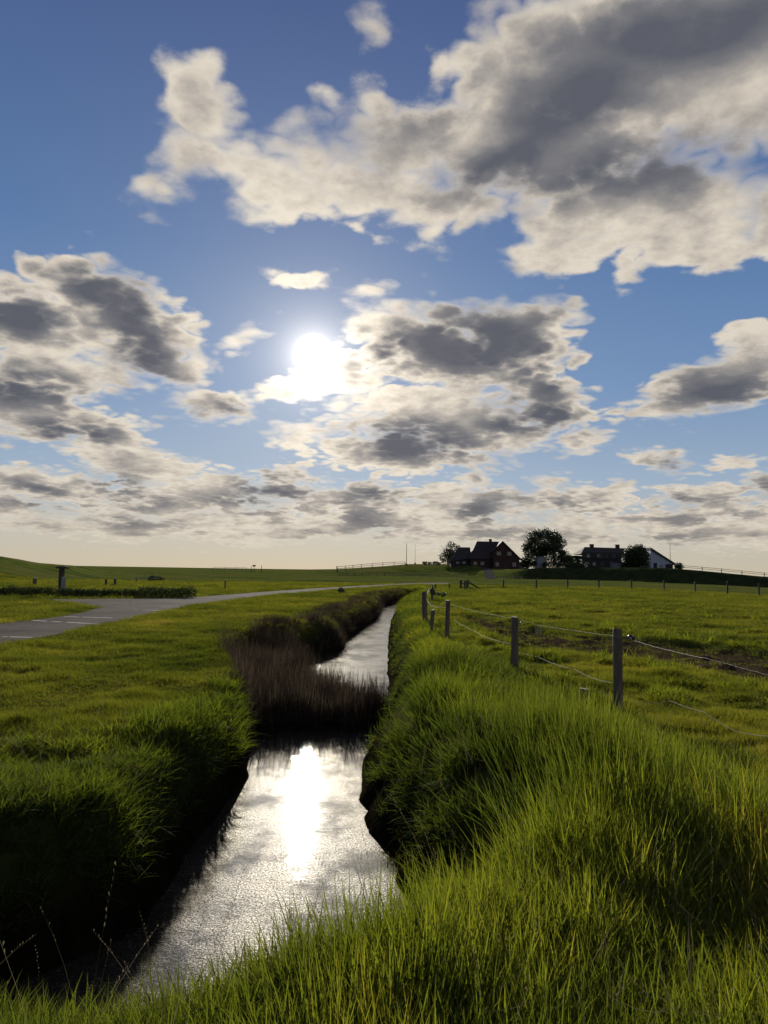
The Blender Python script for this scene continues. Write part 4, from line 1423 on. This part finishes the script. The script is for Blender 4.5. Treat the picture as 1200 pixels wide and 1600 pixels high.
# lower wing
m = MB()
wze = Z(873)
m.box(((X(708) + X(735)) / 2, 6.0, (wze + zb) / 2 - .2), (X(735) - X(708) - .1, 6.5, wze - zb))
m.build('wing_wall', M['darkwall'], e)
m = MB()
m.add([(X(704.5), 2.3, Z(879)), (X(738), 2.3, Z(872)), (X(738), 9.7, Z(872)), (X(704.5), 9.7, Z(879)), (X(719), 6, Z(855.5)), (X(738), 6, Z(855.5))],
      [(0, 1, 5, 4), (2, 3, 4, 5), (3, 0, 4), (1, 2, 5), (0, 3, 2, 1)])
m.build('wing_roof', M['reet'], e)
for a in (717, 727):
    window(e, X(a), 2.65, Z(880), 1.1, 0.9)

# long farmhouse with white gable
e, P, k = house_frame('long_farmhouse', 980, 889.5, 262, 'long dark farmhouse with two chimneys and a white right-hand gable', 'house')
X = lambda px: (px - 980) * k
Z = lambda py: (889.5 - py) * k
zb = -1.5
ze = Z(873)
m = MB()
m.box(((X(914) + X(1014)) / 2, 6, (ze + zb) / 2), (X(1014) - X(914), 10.5, ze - zb))
m.build('wall', M['darkwall'], e)
m = MB()
m.add([(X(911.5), 0.4, Z(868)), (X(1016), 0.4, Z(873)), (X(1016), 11.6, Z(873)), (X(911.5), 11.6, Z(868)), (X(924.5), 6, Z(856.5)), (X(1012), 6, Z(858))],
      [(0, 1, 5, 4), (2, 3, 4, 5), (3, 0, 4), (1, 2, 5), (0, 3, 2, 1)])
m.box(((X(913) + X(1014)) / 2, 0.62, (Z(866) + ze) / 2), (X(1013) - X(914), 0.3, 2.0))
rf = m.build('roof', M['reet'], e)
for a in (935, 974):
    m = MB()
    m.box((X(a), 6, Z(855.5)), (1.3, 0.9, 1.3))
    m.box((X(a), 6, Z(855.5) + 0.7), (1.5, 1.05, 0.15))
    m.build('chimney', M['brick'], rf)
m = MB()
m.prism([(X(1013.5), zb), (X(1045), zb), (X(1045), Z(879.5)), (X(1015), Z(860)), (X(1013.5), Z(860))], -1.0, 9.0)
m.build('white_gable', M['white'], e)
m = MB()
m.prism([(X(1013), Z(857)), (X(1049.5), Z(880)), (X(1049.5), Z(880) - .5), (X(1013), Z(857) - .7)], -1.6, 9.6)
m.build('gable_roof', M['reet'], e)
m = MB()
m.prism([(X(1035.5), zb), (X(1045.5), zb), (X(1045.5), Z(881)), (X(1035.5), Z(881))], -1.35, -1.02)
m.build('side_door', M['darkwall'], e)
m = MB()
m.box((X(1020), -1.06, Z(884)), (1.1, 0.1, 2.0))
m.build('side_door', M['darkwall'], e)
window(e, X(1029), -1.0, Z(884.5), 1.0, 1.0)
for a, w in ((940, 1.7), (950, 1.1), (961, 1.1), (923, 1.1)):
    window(e, X(a), 0.46 if a else 0, Z(870.5), w, 1.25)
for a in (921, 932, 944):
    window(e, X(a), 0.72, Z(882.5), 1.1, 1.2)
m = MB()
m.box((X(958), 0.68, Z(884)), (1.0, 0.1, 2.2))
m.build('door', M['frame'], e)


def shed(name, x0, x1, y0, y1, d, mat, label, cat, roofmat='grey', pitch=0.35, depth=3.5, door=True):
    B = at_d((x0 + x1) / 2, y1, d)
    g = min(gz(B.x, B.y), B.z)
    e = empty(name, (B.x, B.y, g))
    tag(e, label, cat)
    w, h = (x1 - x0) * d / FPX, at_d(0.5 * (x0 + x1), y0, d).z - g
    m = MB()
    m.box((0, depth / 2, (h - pitch) / 2 - 0.2), (w, depth, h - pitch + 0.4))
    m.build('shed_wall', M[mat], e)
    m = MB()
    m.prism([(-w / 2 - .15, h - pitch + 0.003), (w / 2 + .15, h - pitch + 0.003), (w / 2 + .15, h - pitch + 0.1), (0, h), (-w / 2 - .15, h - pitch + 0.1)], -0.15, depth + .15)
    m.build('shed_roof', M[roofmat], e)
    if door:
        m = MB()
        m.box((w * 0.2, -0.04, 0.8), (0.8, 0.06, 1.6))
        m.build('shed_door', M['darkwall'], e)
    return e


shed('garden_shed', 840.5, 853.5, 869.5, 886, 254, 'grey', 'pale garden shed showing under the big tree', 'shed')
shed('low_shed', 809.5, 826, 878.5, 889, 268, 'grey', 'low pale shed between the brick farmhouse and the bushes', 'shed', pitch=0.2)
shed('low_outbuilding', 886, 915, 868, 889, 266, 'darkwall', 'low dark outbuilding joining the bushes to the long farmhouse', 'outbuilding', roofmat='reet')
shed('pale_hut', 961, 977, 879.5, 890, 252, 'grey', 'pale low hut in front of the long farmhouse', 'hut', pitch=0.25)
# bench in front of the round tree
B = at_d(1007, 889, 244)
e = empty('garden_bench', (B.x, B.y, gz(B.x, B.y)))
tag(e, 'long pale garden bench in front of the round tree', 'bench')
zt = max(at_d(1007, 884.5, 244).z - e.location.z, 0.6)
m = MB()
m.box((0, 0, zt), (2.6, 0.5, 0.12))
m.build('seat', M['frame'], e)
for sx in (-1.1, 1.1):
    m = MB()
    m.box((sx, 0, zt / 2 - 0.06), (0.12, 0.45, zt - 0.005))
    m.build('leg', M['frame'], e)


# ------------------------------------------------------------------ rail fences on the terp, masts, far railing
def rail_fence(name, pts, label, rails=(0.95, 0.5), step=3.0, ph=1.15, rad=0.06, mat='timber', cat='fence', thick=0.05):
    """pts: world (x, y); posts every step metres, rails between"""
    e = empty(name, (pts[0][0], pts[0][1], gz(*pts[0])))
    tag(e, label, cat)
    P = [Vector((a, b, 0)) for a, b in pts]
    L = sum((P[i + 1] - P[i]).length for i in range(len(P) - 1))
    n = max(2, int(L / step))
    samples = []
    for i in range(n + 1):
        t = L * i / n
        for j in range(len(P) - 1):
            l = (P[j + 1] - P[j]).length
            if t <= l + 1e-6:
                q = P[j].lerp(P[j + 1], t / l)
                break
            t -= l
        q.z = gz(q.x, q.y)
        samples.append(q - e.location)
    m = MB()
    m.box((0, 0, ph / 2 - 0.1), (rad * 2, rad * 2, ph + 0.2))
    first = m.build('post', M[mat], e)
    first.location = samples[0]
    for q in samples[1:]:
        c = first.copy()
        C.objects.link(c)
        c.parent = e
        c.location = q
    for z in rails:
        m = MB()
        m.tube([q + Vector((0, -rad, z)) for q in samples], thick, 4)
        m.build('rail', M[mat], e)
    return e


def along(table, d=None, off=0.0):
    out = []
    for px, py, dist in table:
        v = at_d(px, py, dist)
        out.append((v.x, v.y))
    return out


rail_fence('handrail_fence', along([(527, 890, 242), (560, 888, 252), (600, 885, 258), (633, 882, 262)]), 'rail fence climbing the left slope of the mound against the sky', step=4.2, ph=1.5, rails=(1.45, 0.85), rad=0.09, thick=0.07)
for px, top in ((526.5, 884.5),):
    v = at_d(px, top, 241)
    g = gz(v.x, v.y)
    o = post_mesh(v.z - g, 0.14, seed=9).build('tall_stake', M['postdark'])
    o.location = (v.x, v.y, g)
    tag(o, 'tall stake at the low end of the sloping rail fence', 'stake')
rail_fence('paddock_fence', along([(530, 893.5, 205), (600, 896, 215), (680, 898, 218), (728, 899, 215)]), 'long low paddock fence of many posts along the foot of the mound', step=2.6, ph=1.05, rails=(0.85, 0.35), rad=0.09, thick=0.06, mat='timber')
def crest(px):
    u = (px - 600) / FPX
    d = float(np.interp(u, RT[0], RT[1]) + np.interp(u, RT[0], RT[2])) + 1.0
    return (u * d / math.hypot(1, u), d / math.hypot(1, u))


rail_fence('crest_fence', [crest(px) for px in range(1066, 1262, 12)], 'rail fence sloping down the right end of the mound', step=4.5, ph=1.0, rails=(0.9, 0.5), rad=0.07, thick=0.05)
rail_fence('yard_fence', along([(775, 905, 196), (815, 905, 198)]), 'short low rail beside the farm track at the foot of the mound', step=2.2, ph=0.8, rails=(0.7,), rad=0.07)
rail_fence('far_railing', along([(334, 889, 250), (385, 890, 255)]), 'pale thin railing far off on the horizon left', step=3.6, ph=1.7, rails=(1.6, 0.9), rad=0.05, thick=0.05, mat='grey')
# small sign on a stick beside it
v = at_d(397, 889, 250)
e = empty('small_sign', (v.x, v.y, gz(v.x, v.y)))
tag(e, 'tiny dark sign on a stick on the far horizon', 'sign')
zt = at_d(397, 884, 250).z - e.location.z
m = MB()
m.box((0, 0, zt / 2), (0.12, 0.12, zt))
m.build('sign_post', M['postdark'], e)
m = MB()
m.box((0, -0.1, zt), (1.0, 0.08, 0.5))
m.build('sign_board', M['postdark'], e)
for px, top, bot, lab in ((392.5, 884.5, 889, 'thin stake just left of the tiny sign'), (408.5, 883.5, 889.5, 'thin stake just right of the tiny sign')):
    v = at_d(px, bot, 250)
    g = gz(v.x, v.y)
    o = post_mesh(at_d(px, top, 250).z - g, 0.09, seed=int(px)).build('horizon_stake', M['postdark'])
    o.location = (v.x, v.y, g)
    tag(o, lab, 'stake')
for px, top, bot, d, r, lab in ((635, 849, 882.5, 268, 0.13, 'tall thin mast on the mound left of the brick farmhouse'), (648.5, 850, 882.5, 275, 0.07, 'fainter mast right beside the first thin mast'),
                                (1047.5, 849, 889, 275, 0.10, 'thin mast behind the end of the white gable')):
    v = at_d(px, bot, d)
    g = gz(v.x, v.y)
    zt = at_d(px, top, d).z - g
    e = empty('flag_mast', (v.x, v.y, g))
    tag(e, lab, 'mast')
    m = MB()
    m.tube([(0, 0, -0.3), (0, 0, zt * 0.5), (0, 0, zt)], [r, r * 0.8, r * 0.5], 6)
    m.build('pole', M['postdark'] if r > 0.08 else M['grey'], e)
    m = MB()
    m.box((0, 0, 0.15), (0.6, 0.6, 0.7))
    m.build('base', M['postdark'], e)

# farm track up the mound
pts = [(768, 904.8, 192), (766, 903, 205), (764, 899, 222), (761, 893, 240), (757, 890, 248)]
m = MB()
L1 = []
for px, py, d in pts:
    v = at_d(px, py, d)
    L1.append((v.x, v.y))
dense = []
for i in range(len(L1) - 1):
    for q in range(10):
        t = q / 10
        dense.append((L1[i][0] * (1 - t) + L1[i + 1][0] * t, L1[i][1] * (1 - t) + L1[i + 1][1] * t))
vs, fs = [], []
for i, (a, b) in enumerate(dense):
    for sx in (-1.3, -0.45, 0.45, 1.3):
        vs.append((a + sx, b, gz(a + sx, b) + 0.05))
for i in range(len(dense) - 1):
    for j in range(3):
        fs.append((i * 4 + j, i * 4 + j + 1, i * 4 + j + 5, i * 4 + j + 4))
m.add(vs, fs)
tag(m.build('farm_track', M['lane'], smooth=True), kind='structure')

# clods and a molehill in the pasture
for k, (px, py, r0, lab) in enumerate(((1030, 1066, 0.11, 'dark molehill standing out of the bright turf right of the first post'), (1098, 1033, 0.10, 'dark clod at the edge of the bare muddy strip'),
                                       (940, 1016, 0.09, 'small clod in the muddy strip left of the first post'))):
    x, y = at_z(px, py)
    rnd = random.Random(k)
    bm = bmesh.new()
    bmesh.ops.create_icosphere(bm, subdivisions=3, radius=r0)
    for v in bm.verts:
        f = 1 + 0.5 * (float(fbm(np.array([v.co.x + k]), np.array([v.co.y + v.co.z]), 0.07, 3)[0]))
        v.co = Vector((v.co.x * f * 1.25, v.co.y * f, max(v.co.z, -0.03) * f * 0.6))
    me = bpy.data.meshes.new('molehill')
    bm.to_mesh(me)
    bm.free()
    me.materials.append(M['soil'])
    o = bpy.data.objects.new('molehill' if k == 0 else 'soil_clod', me)
    C.objects.link(o)
    o.location = (x, y, gz(x, y) + 0.02)
    tag(o, lab, 'molehill' if k == 0 else 'clod')
